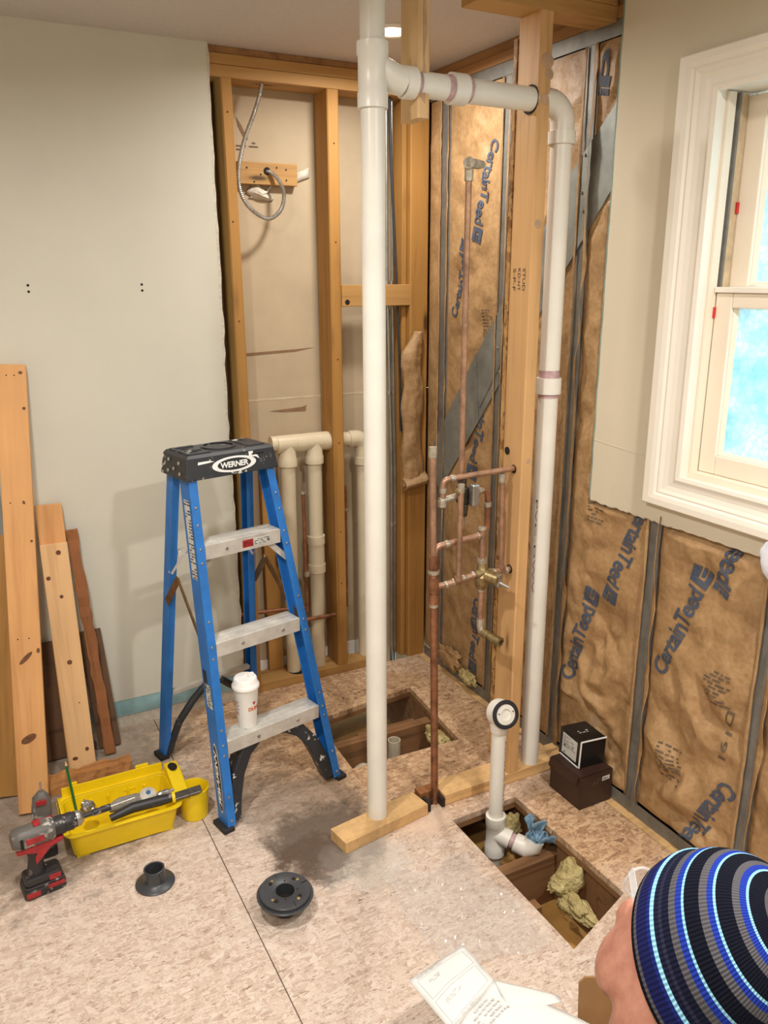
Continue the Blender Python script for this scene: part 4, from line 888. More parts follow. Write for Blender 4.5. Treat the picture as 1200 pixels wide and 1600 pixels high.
for s in (-1, 1):
    for k in (-1, 1): MB().lathe([(0.002, 0), (0.002, 0.001)], c_ + ax_ * 0.007 + Vector((ax_.y, -ax_.x, 0)).normalized() * 0.023 * s + Vector((0, 0, 1)) * 0.007 * k, ax_, 8).build('screw_hole', HOLE, td)
lettering('pipe_print', 'PVC-DWV SCH 40', (TX + 0.008, TY - 0.0222, 0.27), (0, 0, -1), (0.95, 0.3, 0), 0.24, 0.005, GREYINK, td)
tt = MB().lathe([(0.0225, 0.012), (0.031, 0.012), (0.031, -0.02), (0.0285, -0.024), (0.0285, -0.085), (0.0315, -0.09), (0.0315, -0.125), (0.024, -0.125)], (TX, TY, -0.005), (0, 0, 1), 26)
d_ = Vector((0.55, -0.72, -0.22)).normalized(); q_ = Vector((TX, TY, -0.055))
tt.tube([q_, q_ + d_ * 0.05], 0.0285, 22)
tt.build('tee_fitting', PVC, td, smooth=True)
MB().lathe([(0.0225, 0), (0.0235, 0.0002), (0.0235, 0.02), (0.0225, 0.02)], q_ + d_ * 0.05, d_, 22).build('primer_ring', PRIMER, td, smooth=True)
MB().tube([q_ + d_ * 0.045, q_ + d_ * 0.07], 0.0228, 22).build('outlet_pipe', PVC, td, smooth=True)
MB().tube([q_ + d_ * 0.065, q_ + d_ * 0.10, q_ + d_ * 0.118 + Vector((0.006, 0, 0.016)), q_ + d_ * 0.118 + Vector((0.012, 0.0, 0.034))], [0.029, 0.031, 0.031, 0.030], 22).build('street_elbow', PVC, td, smooth=True)
MB().tube([(TX, TY, -0.25), (TX, TY, -0.12)], RT, 20).build('waste_tube', PVC_DIRTY, td, smooth=True)
rg = thing('rag', 'pale blue rag stuffed into the open drain elbow', 'cloth')
rc = q_ + d_ * 0.118 + Vector((0.012, 0.0, 0.034))
def ragf(seed, dirv, wid, L):
    dv = Vector(dirv).normalized(); sd = dv.cross(Vector((0.3, 0.2, 1))).normalized(); nn = sd.cross(dv)
    def f(a, b):
        s_ = (a - 0.5) * wid * (0.35 + 0.9 * b); p = rc + dv * (b * L) + sd * s_
        return p + nn * (0.014 * noise.noise((a * 4, b * 3, seed)) + 0.020 * math.sin(a * 9 + seed) * b) + dv * (0.012 * noise.noise((a * 5, seed, 2)) * b)
    return MB().grid(f, 18, 14)
ragf(1.0, (0.05, 0.1, 1.0), 0.05, 0.065).build('fold', RAGB, rg, smooth=True, solid=0.002)
ragf(4.0, (0.75, -0.45, 0.25), 0.06, 0.062).build('fold', RAGB, rg, smooth=True, solid=0.002)
ragf(7.0, (-0.2, -0.5, 0.75), 0.05, 0.035).build('fold', RAGB, rg, smooth=True, solid=0.002)
blob('knot', rc + Vector((0, 0, 0.006)), (0.024, 0.024, 0.018), RAGB, parent=rg, seed=3, amp=0.4)
ps = thing('pipe_stub', 'short open plastic pipe stub standing in the rear floor opening', 'pipe')
MB().lathe([(0.0225, -0.25), (0.0225, 0.002), (0.0195, 0.002), (0.0195, -0.2)], (1.222, 2.262, 0.012), (0, 0, 1), 24, cap=False).build('tube', PVC_DIRTY, ps, smooth=True)
blob('duct_bend', (1.14, 2.34, -0.16), (0.05, 0.05, 0.05), PVC_DIRTY, 'pale rounded pipe bend lying deep in the rear floor opening', 'pipe', seed=1, amp=0.05)
wl_ = thing('wool_tuft', 'clump of yellow insulation hanging in the front floor opening', 'insulation')
blob('clump', (1.405, 1.515, -0.085), (0.042, 0.040, 0.055), GLASSWOOL, parent=wl_, seed=4, amp=0.22, freq=5, n=44)
blob('clump', (1.375, 1.46, -0.13), (0.030, 0.070, 0.028), GLASSWOOL, parent=wl_, seed=8, amp=0.4, freq=6, n=44)
blob('clump', (1.372, 1.52, -0.10), (0.035, 0.03, 0.03), GLASSWOOL, parent=wl_, seed=12, amp=0.35, n=36)
MB().bar((1.40, 1.44, -0.13), (1.37, 1.26, -0.17), 0.02, 0.012).build('lath', PINE_PALE, wl_)
blob('wool_tuft', (1.383, 1.785, -0.09), (0.04, 0.022, 0.045), GLASSWOOL, 'yellow insulation tuft behind the tub waste tube', 'insulation', seed=6, amp=0.4)
blob('wool_tuft', (1.43, 2.30, -0.06), (0.03, 0.07, 0.03), GLASSWOOL, 'wisp of yellow insulation on the right side of the rear floor opening', 'insulation', seed=16, amp=0.4)

# ================================================================== STEP LADDER
lad = thing('stepladder', 'blue fibreglass stepladder with aluminium steps and black top cap', 'ladder')
U = Vector((0.9769, 0.2134, 0)); Vv = Vector((-0.2134, 0.9769, 0)); O = U * 1.193 + Vv * 1.90
LM = Matrix(((U.x, Vv.x, 0, O.x), (U.y, Vv.y, 0, O.y), (0, 0, 1, 0), (0, 0, 0, 1)))
lad.matrix_world = LM
SL = 0.235
def uo(z): return 0.2115 - 0.0655 * z / 1.03       # outer half width of the front at height z
def fv(z): return SL * z / 1.03
def cpoly(s, d, fl, t): return [(0, 0), (-s * fl, 0), (-s * fl, t), (-s * t, t), (-s * t, d - t), (-s * fl, d - t), (-s * fl, d), (0, d)]
for s in (-1, 1):
    r_ = MB().sweep(cpoly(s, 0.060, 0.027, 0.004), (s * uo(0.012), fv(0.012), 0.012), (s * uo(1.06), fv(1.06), 1.06), (1, 0, 0), (0, 1, 0)).build('front_rail', BLUE, lad, 0.001)
    MB().box((s * 0.211 - 0.018, -0.006, 0.0), (s * 0.211 + 0.018, 0.068, 0.014)).build('rubber_foot', RUBBER, r_, 0.003)
    for z in (0.03, 0.10, 0.225, 0.255, 0.30, 0.51, 0.545, 0.62, 0.79, 0.83, 0.90, 0.95):
        MB().lathe([(0.0045, 0), (0.004, 0.002), (0.002, 0.003)], (s * (uo(z) - 0.013), fv(z) - 0.0002, z), (0, -1, 0), 10).build('rivet', CHROME, r_)
    rr_ = MB().sweep(cpoly(s, 0.042, 0.024, 0.0035), (s * 0.188, 0.485, 0.012), (s * 0.138, 0.345, 1.06), (1, 0, 0), (0, 1, 0)).build('rear_rail', BLUE, lad, 0.001)
    MB().box((s * 0.186 - 0.018, 0.478, 0.0), (s * 0.186 + 0.016, 0.535, 0.016)).build('rubber_foot', RUBBER, rr_, 0.003)
    # hinged spreader
    z_ = 0.66
    j = Vector((s * 0.158, 0.33, 0.70))
    sp1 = MB().bar((s * 0.173, fv(0.52) + 0.03, 0.52), j, 0.022, 0.004, (0, 0.5, 1)).bar(j, (s * 0.163, 0.415, 0.60), 0.024, 0.004, (0, 0.5, 1))
    sp1.build('spreader', metal('brown_spreader_steel', rgb(136, 104, 66), 0.45, 0.2, 30, 0.7), lad)
    # knee brace: curved black plastic arm from the lowest step to the foot
    pts = [(s * 0.008, 0.100, 0.232), (s * 0.055, 0.098, 0.224), (s * 0.10, 0.09, 0.196), (s * 0.138, 0.074, 0.145), (s * 0.163, 0.056, 0.08), (s * 0.180, 0.036, 0.018)]
    kb = MB()
    for i in range(len(pts) - 1): pass
    n = len(pts); vs = []
    for i, p in enumerate(pts):
        p = Vector(p); t = (Vector(pts[min(i + 1, n - 1)]) - Vector(pts[max(i - 1, 0)])).normalized(); nn = Vector((0, 1, 0)); b = t.cross(nn).normalized()
        hw = 0.028 if i > 0 else 0.02
        vs += [p + b * 0.019 - nn * hw, p - b * 0.024 - nn * hw, p - b * 0.018 + nn * hw, p + b * 0.014 + nn * hw]
    fs = [(i * 4 + k, i * 4 + (k + 1) % 4, (i + 1) * 4 + (k + 1) % 4, (i + 1) * 4 + k) for i in range(n - 1) for k in range(4)] + [(3, 2, 1, 0), tuple(range(4 * n - 4, 4 * n))]
    MB().add(vs, fs).build('knee_brace', BLACKP, lad, 0.004)
    MB().tube([(s * 0.03, 0.452, 0.245), (s * 0.08, 0.458, 0.20), (s * 0.13, 0.47, 0.13), (s * 0.155, 0.482, 0.06), (s * 0.166, 0.487, 0.02)], 0.013, 10).build('rear_knee_brace', BLACKP, lad, smooth=True)
    # short strut under the top step
    MB().bar((s * 0.158, fv(0.73) + 0.03, 0.735), (s * 0.10, fv(0.80) + 0.035, 0.797), 0.018, 0.004).build('step_strut', ALU, lad)
    MB().bar((s * 0.152, 0.395, 0.70), (s * 0.10, 0.385, 0.775), 0.016, 0.004).build('rear_strut', ALU, lad)
def step(zt):
    w_ = uo(zt) - 0.0275; v0 = fv(zt) - 0.002
    m = MB().sweep([(0, 0), (0, -0.043), (0.012, -0.043), (0.012, -0.040), (0.003, -0.040), (0.003, -0.003), (0.072, -0.003), (0.072, -0.03), (0.075, -0.03), (0.075, 0)], (-w_, v0, zt), (w_, v0, zt), (0, 1, 0), (0, 0, 1))
    o = m.build('step', ALU, lad)
    for k in range(3): MB().box((-w_ + 0.002, v0 + 0.004 + k * 0.024, zt), (w_ - 0.002, v0 + 0.022 + k * 0.024, zt + 0.0022)).build('tread_ridge', ALU, o)
    for x in (-0.06, 0.085): MB().lathe([(0.006, 0), (0.005, 0.003)], (x, v0, zt - 0.022), (0, -1, 0), 10).build('rivet', CHROME, o)
    return o, v0
stA, vA = step(0.262); stB, vB = step(0.552); stC, vC = step(0.838)
def on_l(par, name, body, o, ex, ey, W, H, mt, bold=0.0): return lettering(name, body, o, ex, ey, W, H, mt, par, bold)
MB().box((-0.005, vC - 0.0008, 0.805), (0.032, vC, 0.828)).build('warning_label', RED, stC)
MB().box((0.033, vC - 0.0008, 0.805), (0.095, vC, 0.828)).build('notice_label', LABELW, stC)
v_, f_ = scribble(4, 6, random.Random(8)); flat('label_print', v_, f_, lambda a, b: Vector((0.036 + 0.055 * a, vC - 0.0012, 0.807 + 0.019 * b)), BLACKINK, stC)
v_, f_ = scribble(2, 3, random.Random(9)); flat('label_print', v_, f_, lambda a, b: Vector((0.0 + 0.028 * a, vC - 0.0012, 0.810 + 0.013 * b)), BLACKINK, stC)
for z0, z1 in ((0.245, 0.26), (0.755, 0.77)):
    v0_ = 0.485 - 0.14 * z0 / 1.05
    MB().box((-0.150 + 0.025 * (z0 > .5), v0_ + 0.004, z0), (0.150 - 0.025 * (z0 > .5), v0_ + 0.026, z1)).build('rear_bar', ALU, lad, 0.002)
# cap
cap = MB()
prof_c = [(-0.170, 0.0), (0.170, 0.0)]
capv = [(-0.158, 0.225, 1.028), (0.158, 0.225, 1.028), (0.155, 0.400, 1.028), (-0.155, 0.400, 1.028),
        (-0.149, 0.236, 1.092), (0.149, 0.236, 1.092), (0.146, 0.392, 1.092), (-0.146, 0.392, 1.092),
        (-0.142, 0.244, 1.100), (0.142, 0.244, 1.100), (0.139, 0.385, 1.100), (-0.139, 0.385, 1.100)]
cap.add(capv, [(3, 2, 1, 0), (0, 1, 5, 4), (1, 2, 6, 5), (2, 3, 7, 6), (3, 0, 4, 7), (4, 5, 9, 8), (5, 6, 10, 9), (6, 7, 11, 10), (7, 4, 8, 11), (8, 9, 10, 11)])
cp = cap.build('top_cap', BLACKP, lad, 0.003)
tp = MB().lathe([(0.045, 0.0), (0.052, 0.0), (0.052, 0.005), (0.045, 0.005)], (0.0, 0.315, 1.100), (0, 0, 1), 32, cap=False)
tp.box((-0.135, 0.25, 1.0995), (-0.06, 0.262, 1.1045)).box((-0.135, 0.30, 1.0995), (-0.065, 0.31, 1.1045)).box((-0.135, 0.36, 1.0995), (-0.06, 0.372, 1.1045)).box((-0.135, 0.262, 1.0995), (-0.127, 0.36, 1.1045)).box((0.07, 0.26, 1.0995), (0.13, 0.37, 1.104))
tp.build('tool_tray_rim', BLACKP2, cp, 0.001)
MB().add([(-0.140, 0.246, 1.1002), (0.140, 0.246, 1.1002), (0.137, 0.383, 1.1002), (-0.137, 0.383, 1.1002)], [(0, 1, 2, 3)]).build('splashed_top', BLACKP2, cp, fix=False)
MB().lathe([(0.044, 0), (0.044, 0.001)], (0.0, 0.315, 1.1001), (0, 0, 1), 28).build('tray_recess', BLACKP2, cp)
MB().lathe([(0.012, 0), (0.012, 0.0045)], (0.10, 0.345, 1.1002), (0, 0, 1), 20).build('tool_hole', HOLE, cp)
for x, y in ((-0.10, 0.28), (-0.10, 0.335)): MB().lathe([(0.013, 0), (0.013, 0.001)], (x, y, 1.1001), (0, 0, 1), 16).build('tool_hole', HOLE, cp)
cn = Vector((0, -0.064, 0.011)).normalized(); ce = Vector((1, 0, 0)); cu_ = Vector((0, 0.011, 0.064)).normalized()
cc = Vector((0.005, 0.2303, 1.060))
def oval(rx, ry, off, n=36): return [cc + ce * rx * math.cos(2 * PI * k / n) + cu_ * ry * math.sin(2 * PI * k / n) + cn * off for k in range(n)]
def plate(name, pts, mt, par):
    return MB().add(pts, [tuple(range(len(pts)))]).build(name, mt, par, fix=False)
plate('logo_oval', oval(0.075, 0.0235, 0.0008), WHITE, cp); plate('logo_ground', oval(0.057, 0.0175, 0.0013), BLACKINK, cp)
lettering('logo_lettering', 'WERNER', cc - ce * 0.047 - cu_ * 0.008 + cn * 0.0018, ce, cu_, 0.094, 0.0165, WHITE, cp, 0.03, shear=0.12)
plate('paint_smear', [cc + ce * a + cu_ * b + cn * 0.0009 for a, b in ((-0.12, 0.012), (-0.085, 0.014), (-0.065, 0.016), (-0.085, 0.020), (-0.118, 0.020))], WHITE, cp)
plate('paint_smear', [cc + ce * a + cu_ * b + cn * 0.0016 for a, b in ((0.052, 0.030), (0.052, 0.014), (0.075, 0.012), (0.088, 0.004), (0.082, 0.016), (0.066, 0.022), (0.068, 0.030))], WHITE, cp)
MB().sweep([(0.062, 0.018), (0.105, 0.019), (0.105, 0.023), (0.062, 0.022)], cc + cn * 0.0002, cc + cn * 0.002, ce, cu_).build('slot', HOLE, cp)
for y, z in ((0.28, 1.075), (0.31, 1.055), (0.345, 1.078), (0.345, 1.045), (0.27, 1.045)):
    MB().lathe([(0.006, 0), (0.005, 0.002)], (-0.1585 + (z - 1.028) * 0.14, y, z), (-1, 0, 0.14), 10).build('rivet', CHROME, cp)
# stickers on the left front rail
def sticker(z0, z1, mt, rows, name='rail_label', v0=0.012, v1=0.045):
    pts = [Vector((-uo(z) - 0.0008, fv(z) + v, z)) for z, v in ((z0, v1), (z0, v0), (z1, v0), (z1, v1))]
    o = plate(name, pts, mt, lad)
    if rows:
        v_, f_ = scribble(rows, 4, random.Random(rows)); q = pts
        flat('label_print', v_, f_, lambda a, b: (q[1] * (1 - b) + q[2] * b) * (1 - a) + (q[0] * (1 - b) + q[3] * b) * a + Vector((-0.0006, 0, 0)), BLACKINK, o)
sticker(0.74, 0.97, LABELW, 26); sticker(0.36, 0.43, LABELW, 9); sticker(0.40, 0.47, BLACKINK, 0, v0=0.03, v1=0.05)
lp = []
for k in range(28):
    a = 2 * PI * k / 28; z = 0.15 + 0.105 * math.sin(a); lp.append(Vector((-uo(z) - 0.0008, fv(z) + 0.029 + 0.017 * math.cos(a), z)))
ov = plate('logo_oval', lp, WHITE, lad)
lp2 = [p + (Vector((-0.0007, fv(p.z) + 0.029 - p.y, 0)) * 0 + Vector((-0.0006, (fv(p.z) + 0.029 - p.y) * 0.14, (0.15 - p.z) * 0.05))) for p in lp]
plate('logo_ground', lp2, BLACKINK, lad)
lettering('logo_lettering', 'WERNER', (0, 0, 0), (0, 0, 0), (0, 0, 0), 1, 1, WHITE, lad, 0.03, fn=lambda a, b: Vector((-uo(0.235 - a * 0.17) - 0.0022, fv(0.235 - a * 0.17) + 0.022 + (1 - b) * 0.0 + b * 0.015, 0.235 - a * 0.17)))

# coffee cup on the lowest step
cf = thing('coffee_cup', 'white paper coffee cup with plastic lid on the lowest ladder step', 'cup')
CX, CY, CZ = 0.669, 2.196, 0.2645
def cr(z): return 0.0275 + 0.0115 * (z / 0.135)
MB().lathe([(0.0265, 0.0), (0.0275, 0.0), (0.0282, 0.004), (cr(0.06), 0.06), (cr(0.135), 0.135), (cr(.135) + 0.001, 0.138)], (CX, CY, CZ), (0, 0, 1), 40).build('cup', CUPW, cf, smooth=True)
lid = MB().lathe([(0.0405, 0.130), (0.0425, 0.132), (0.0425, 0.139), (0.040, 0.143), (0.037, 0.146), (0.0355, 0.160), (0.033, 0.163), (0.012, 0.161), (0.004, 0.161)], (CX, CY, CZ), (0, 0, 1), 40).build('lid', LIDW, cf, smooth=True)
MB().sweep([(0, 0), (0.014, 0), (0.020, 0.006), (0.014, 0.009), (0.002, 0.005)], (CX + 0.008, CY - 0.006, CZ + 0.1625), (CX + 0.010, CY + 0.006, CZ + 0.1625), (1, 0.1, 0), (0, 0, 1)).build('sip_tab', LIDW, lid)
def on_cup(a0, a1, z0, z1):
    def fn(a, b):
        z = z0 + (z1 - z0) * b; t = a0 + (a1 - a0) * a; r = cr(z) + 0.0006
        return Vector((CX + r * math.cos(t), CY + r * math.sin(t), CZ + z))
    return fn
fc = math.atan2(-CY, -CX)
lettering('cup_lettering', 'DUNKIN', (0, 0, 0), (0, 0, 0), (0, 0, 0), 1, 1, ORANGEINK, cf, 0.04, fn=on_cup(fc + 0.15, fc + 1.9, 0.062, 0.074), maxlen=0.06)
MB().add([on_cup(fc + 0.55, fc + 0.85, 0.080, 0.092)(a, b) for a, b in ((0.5, 0), (0.9, 0.5), (1, 1), (0.55, 0.85), (0, 1), (0.1, 0.5))], [tuple(range(6))]).build('cup_emblem', PINKINK, cf, fix=False)
v_, f_ = scribble(8, 4, random.Random(11)); flat('cup_print', v_, f_, on_cup(fc - 1.25, fc - 0.75, 0.045, 0.095), PINKINK, cf, 0.1)

# ================================================================== LUMBER AGAINST THE BACK WALL
def board(label, base, top, w_, d, mt, face, name='board', cat='lumber', ragged=0.0, group='offcuts leaning on the painted wall'):
    base, top = Vector(base), Vector(top); z = (top - base).normalized(); x = Vector(face); x = (x - z * x.dot(z)).normalized(); y = z.cross(x)
    L = (top - base).length; m = MB(); n = 24 if ragged else 2; vs = []; rr = random.Random(label)
    for i in range(n + 1):
        a0 = -w_ / 2 + (rr.uniform(-ragged, ragged)); a1 = w_ / 2 + rr.uniform(-ragged, ragged); e = rr.uniform(-ragged, ragged)
        vs += [(a0, -d / 2 + e, L * i / n), (a1, -d / 2 + e * .5, L * i / n), (a1, d / 2, L * i / n), (a0, d / 2, L * i / n)]
    fs = [(3, 2, 1, 0), tuple(range(4 * n, 4 * n + 4))] + [(i * 4 + k, i * 4 + (k + 1) % 4, (i + 1) * 4 + (k + 1) % 4, (i + 1) * 4 + k) for i in range(n) for k in range(4)]
    o = m.add(vs, fs).build(name, mt, None, 0.002)
    o.matrix_world = Matrix(((x.x, y.x, z.x, base.x), (x.y, y.y, z.y, base.y), (x.z, y.z, z.z, base.z), (0, 0, 0, 1)))
    return tag(o, label, cat, group)
FX = (1, -0.12, 0)
pA = board('tallest orange pine board leaning at the left edge', (0.048, 2.445, 0.004), (0.162, 2.795, 1.34), 0.088, 0.036, LUMBER, FX)
pB = board('short pale pine board with knots, front one of the leaning pair', (0.215, 2.590, 0.006), (0.219, 2.748, 0.765), 0.084, 0.030, LUMBER2, FX)
board('darker pine board showing above the pale knotty one it backs', (0.214, 2.632, 0.004), (0.221, 2.795, 0.886), 0.082, 0.030, LUMBER, FX)
board('narrow rough brown lath with chipped face leaning beside the pale board', (0.315, 2.665, 0.006), (0.283, 2.795, 0.79), 0.036, 0.022, BARK, FX, 'lath', ragged=0.003)
board('short dark weathered plank end behind the rough lath', (0.322, 2.715, 0.004), (0.305, 2.808, 0.415), 0.075, 0.018, DARKPLY, FX, 'plank')
board('wide dark plywood offcut low behind the leaning boards', (0.06, 2.715, 0.004), (0.06, 2.806, 0.402), 0.42, 0.014, DARKPLY, (1, 0, 0), 'plywood_offcut')
board('tan board edge behind the tallest board at the left border', (-0.02, 2.565, 0.004), (0.09, 2.797, 0.80), 0.06, 0.016, PINE_OLD, FX)
board('grey painted board behind the tallest pine board at the left border', (-0.16, 2.775, 0.004), (-0.13, 2.812, 1.22), 0.44, 0.010, GREY_SHADE, (1, 0, 0), 'panel')  # added sheet, its grey paints the shade on the wall
board('pine board end cut by the left border beside the drill', (-0.135, 2.13, 0.003), (-0.145, 2.20, 0.36), 0.09, 0.03, LUMBER, (1, 0.2, 0))
KNOT = plain('brown_knot', rgb(112, 70, 40), 0.7, 0, 0.25, 90)
def knots(o, d, spots):
    for x, z, rx, rz, tilt in spots:
        pts = [(x + rx * math.cos(t) * math.cos(tilt) - rz * math.sin(t) * math.sin(tilt), z + rx * math.cos(t) * math.sin(tilt) + rz * math.sin(t) * math.cos(tilt)) for t in [2 * PI * k / 14 for k in range(14)]]
        k = MB().sweep(pts, (0, -d / 2 - 0.0006, 0), (0, -d / 2 + 0.001, 0), (1, 0, 0), (0, 0, 1)).build('knot', KNOT if rx > 0.003 else HOLE, o)
L_ = 1.386
knots(pA, 0.036, [(0.028, 1.36, .006, .005, 0), (-0.012, 1.352, .002, .002, 0), (0.01, 1.352, .002, .002, 0), (0.033, 1.25, .005, .005, 0), (-0.02, 0.96, .002, .002, 0), (0.018, 0.96, .004, .006, 0.4), (0.034, 0.84, .004, .004, 0), (-0.02, 0.54, .002, .002, 0), (0.012, 0.54, .002, .002, 0), (0.0, 0.48, .007, .026, -0.8), (0.036, 0.50, .005, .008, 0), (-0.004, 0.23, .012, .024, -1.1)])
knots(pB, 0.030, [(0.012, 0.745, .008, .008, 0), (-0.028, 0.665, .007, .007, 0), (0.004, 0.60, .006, .006, 0), (0.002, 0.38, .008, .008, 0), (0.015, 0.24, .002, .002, 0), (-0.02, 0.055, .009, .006, 0), (0.02, 0.08, .006, .007, 0)])
def block(name, label, x0, x1, y0, y1, h, mt, amp, seed):
    rr = random.Random(seed); n = 16; vs = []
    for i in range(n + 1):
        x = x0 + (x1 - x0) * i / n; e = lambda: rr.uniform(-amp, amp)
        dy = 0.35 * (x - x0) * 0.0
        vs += [(x, y0 + e(), 0.001), (x, y0 + e(), h * 0.55 + e()), (x, y0 + 0.012 + e(), h + e()), (x, y1 + e(), h + e()), (x, y1, 0.001)]
    fs = [(4, 3, 2, 1, 0), tuple(range(5 * n, 5 * n + 5))] + [(i * 5 + k, i * 5 + (k + 1) % 5, (i + 1) * 5 + (k + 1) % 5, (i + 1) * 5 + k) for i in range(n) for k in range(5)]
    return tag(MB().add(vs, fs).build(name, mt), label, 'lumber')
block('wood_block', 'splintered wood block on the floor behind the yellow tote', 0.10, 0.36, 2.50, 2.555, 0.05, wood('split_wood', rgb(176, 122, 70), rgb(96, 60, 32), 'X', False, 0.8, 1.4), 0.005, 4)

# ================================================================== YELLOW TOTE AND TOOLS
tote = thing('tool_tote', 'yellow plastic tool tote holding hand tools on the floor', 'tote')
def trough(name, bot, top, z0, z1, th, mt, par):
    # open tub between two plan outlines
    n = len(bot); vs = [(x, y, z0) for x, y in bot] + [(x, y, z1) for x, y in top]
    cb = Vector((sum(p[0] for p in bot) / n, sum(p[1] for p in bot) / n)); 
    def ins(p, c): d = Vector((c.x - p[0], c.y - p[1])); d = d.normalized() * th; return (p[0] + d.x, p[1] + d.y)
    vs += [(*ins(p, cb), z1) for p in top] + [(*ins(p, cb), z0 + th) for p in bot]
    fs = [tuple(range(n))[::-1], tuple(range(3 * n, 4 * n))]
    for r in range(3): fs += [(r * n + k, r * n + (k + 1) % n, (r + 1) * n + (k + 1) % n, (r + 1) * n + k) for k in range(n)]
    return MB().add(vs, fs).build(name, mt, par, 0.003)
def rrect(x0, y0, x1, y1, r, n=5):
    out = []
    for cx, cy, a in ((x1 - r, y0 + r, -PI / 2), (x1 - r, y1 - r, 0), (x0 + r, y1 - r, PI / 2), (x0 + r, y0 + r, PI)):
        out += [(cx + r * math.cos(a + PI / 2 * k / n), cy + r * math.sin(a + PI / 2 * k / n)) for k in range(n + 1)]
    return out
trough('tub', rrect(0.128, 2.155, 0.415, 2.318, 0.022), rrect(0.118, 2.140, 0.432, 2.332, 0.028), 0.006, 0.088, 0.005, YELLOW, tote)
for x0 in (0.135, 0.375): MB().box((x0, 2.160, 0.0), (x0 + 0.035, 2.31, 0.0065)).build('foot', YELLOW, tote)
# rim flange
ro, ri = rrect(0.106, 2.128, 0.442, 2.344, 0.03), rrect(0.120, 2.142, 0.430, 2.330, 0.026); n_ = len(ro)
MB().add([(x, y, 0.0885) for x, y in ro] + [(x, y, 0.0885) for x, y in ri] + [(x, y, 0.0925) for x, y in ri] + [(x, y, 0.0925) for x, y in ro],
         [(r * n_ + k, r * n_ + (k + 1) % n_, ((r + 1) % 4) * n_ + (k + 1) % n_, ((r + 1) % 4) * n_ + k) for r in range(4) for k in range(n_)]).build('rim', YELLOW, tote, 0.001)
# rear wall with lip, end handles with cut-outs
MB().sweep([(0, 0), (0.004, 0), (0.006, 0.028), (0.002, 0.028)], (0.125, 2.338, 0.0925), (0.425, 2.338, 0.0925), (0, 1, 0), (0, 0, 1)).build('back_rail', YELLOW, tote, 0.001)
for x0, x1 in ((0.148, 0.172), (0.345, 0.385)): MB().box((x0, 2.342, 0.094), (x1, 2.352, 0.128)).build('back_lug', YELLOW, tote, 0.002)
for k, x in enumerate((0.20, 0.25, 0.31, 0.36)): MB().box((x, 2.318, 0.03), (x + 0.006, 2.331, 0.07)).build('inner_rib', YELLOW, tote, 0.001)
MB().box((0.30, 2.323, 0.066), (0.335, 2.331, 0.070)).build('inner_rib', YELLOW, tote)
hp = [(-0.075, 0.0), (0.075, 0.0), (0.062, 0.030), (0.03, 0.042), (-0.03, 0.042), (-0.062, 0.030)]
hl = MB().sweep([(2.235 + a, 0.0925 + b) for a, b in hp], (0.108, 0, 0), (0.113, 0, 0), (0, 1, 0), (0, 0, 1)).build('end_handle', YELLOW, tote, 0.002)
for a, w_ in ((-0.045, 0.010), (0.0, 0.016), (0.045, 0.010)):
    MB().sweep([(2.235 + a + w_ * math.cos(t * PI / 6), 0.112 + 0.010 * math.sin(t * PI / 6)) for t in range(12)], (0.1070, 0, 0), (0.1140, 0, 0), (0, 1, 0), (0, 0, 1)).build('cut_out', HOLE, hl)
# right end: sloped shoulder with hand hole, and round cup holder
sh = MB().sweep([(2.150, 0.0925), (2.335, 0.0925), (2.335, 0.120), (2.29, 0.125), (2.23, 0.112)], (0.428, 0, 0), (0.470, 0, 0), (0, 1, 0), (0, 0, 1)).build('end_shoulder', YELLOW, tote, 0.004)
MB().add([(0.449 + 0.014 * math.cos(t * PI / 8), 2.295 + 0.024 * math.sin(t * PI / 8), 0.1255 + (0.0 if math.sin(t * PI / 8) < .4 else -0.001)) for t in range(16)], [tuple(range(16))]).build('hand_hole', HOLE, sh, fix=False)
MB().lathe([(0.034, 0.003), (0.036, 0.0), (0.040, 0.002), (0.046, 0.095), (0.048, 0.097), (0.0445, 0.099), (0.0425, 0.095), (0.037, 0.008)], (0.487, 2.200, 0.0), (0, 0, 1), 36).build('cup_holder', YELLOW, tote, smooth=True)
sc_ = thing('chisel', 'black handled chisel with steel blade and yellow band lying across the tote', 'hand tool')
MB().tube([(0.235, 2.160, 0.098), (0.30, 2.166, 0.108), (0.38, 2.160, 0.110), (0.415, 2.158, 0.110)], [0.010, 0.015, 0.016, 0.013], 14).build('handle', DARKTOOL, sc_, smooth=True)
MB().tube([(0.413, 2.158, 0.110), (0.422, 2.157, 0.110)], 0.017, 14).build('band', YELLOW, sc_, smooth=True)
MB().bar((0.42, 2.157, 0.110), (0.50, 2.150, 0.118), 0.026, 0.008, (0, 1, 0.3)).build('blade', metal('dirty_blade', rgb(110, 106, 104), 0.45, 0.2, 60), sc_, 0.002)
mt_ = thing('rotary_tool', 'grey hand tool with a round white knob lying in the tote', 'hand tool')
MB().tube([(0.24, 2.215, 0.092), (0.27, 2.213, 0.100), (0.32, 2.208, 0.104), (0.335, 2.206, 0.104)], [0.012, 0.019, 0.018, 0.014], 16).build('grip', plain('felt_grey', rgb(142, 138, 128), 0.9, 0, 0.15, 80, 0.3), mt_, smooth=True)
MB().lathe([(0.004, -0.022), (0.024, -0.018), (0.029, 0.0), (0.024, 0.014), (0.010, 0.019), (0.002, 0.020)], (0.352, 2.203, 0.105), (0.05, -0.35, 0.93), 24).build('knob', plain('dirty_white_plastic', rgb(206, 200, 188), 0.5, 0, 0.15, 40), mt_, smooth=True)
MB().lathe([(0.007, 0.0), (0.007, 0.0015)], (0.353, 2.196, 0.1240), (0.05, -0.35, 0.93), 16).build('emblem', plain('blue_mark', rgb(60, 110, 160), 0.5), mt_)
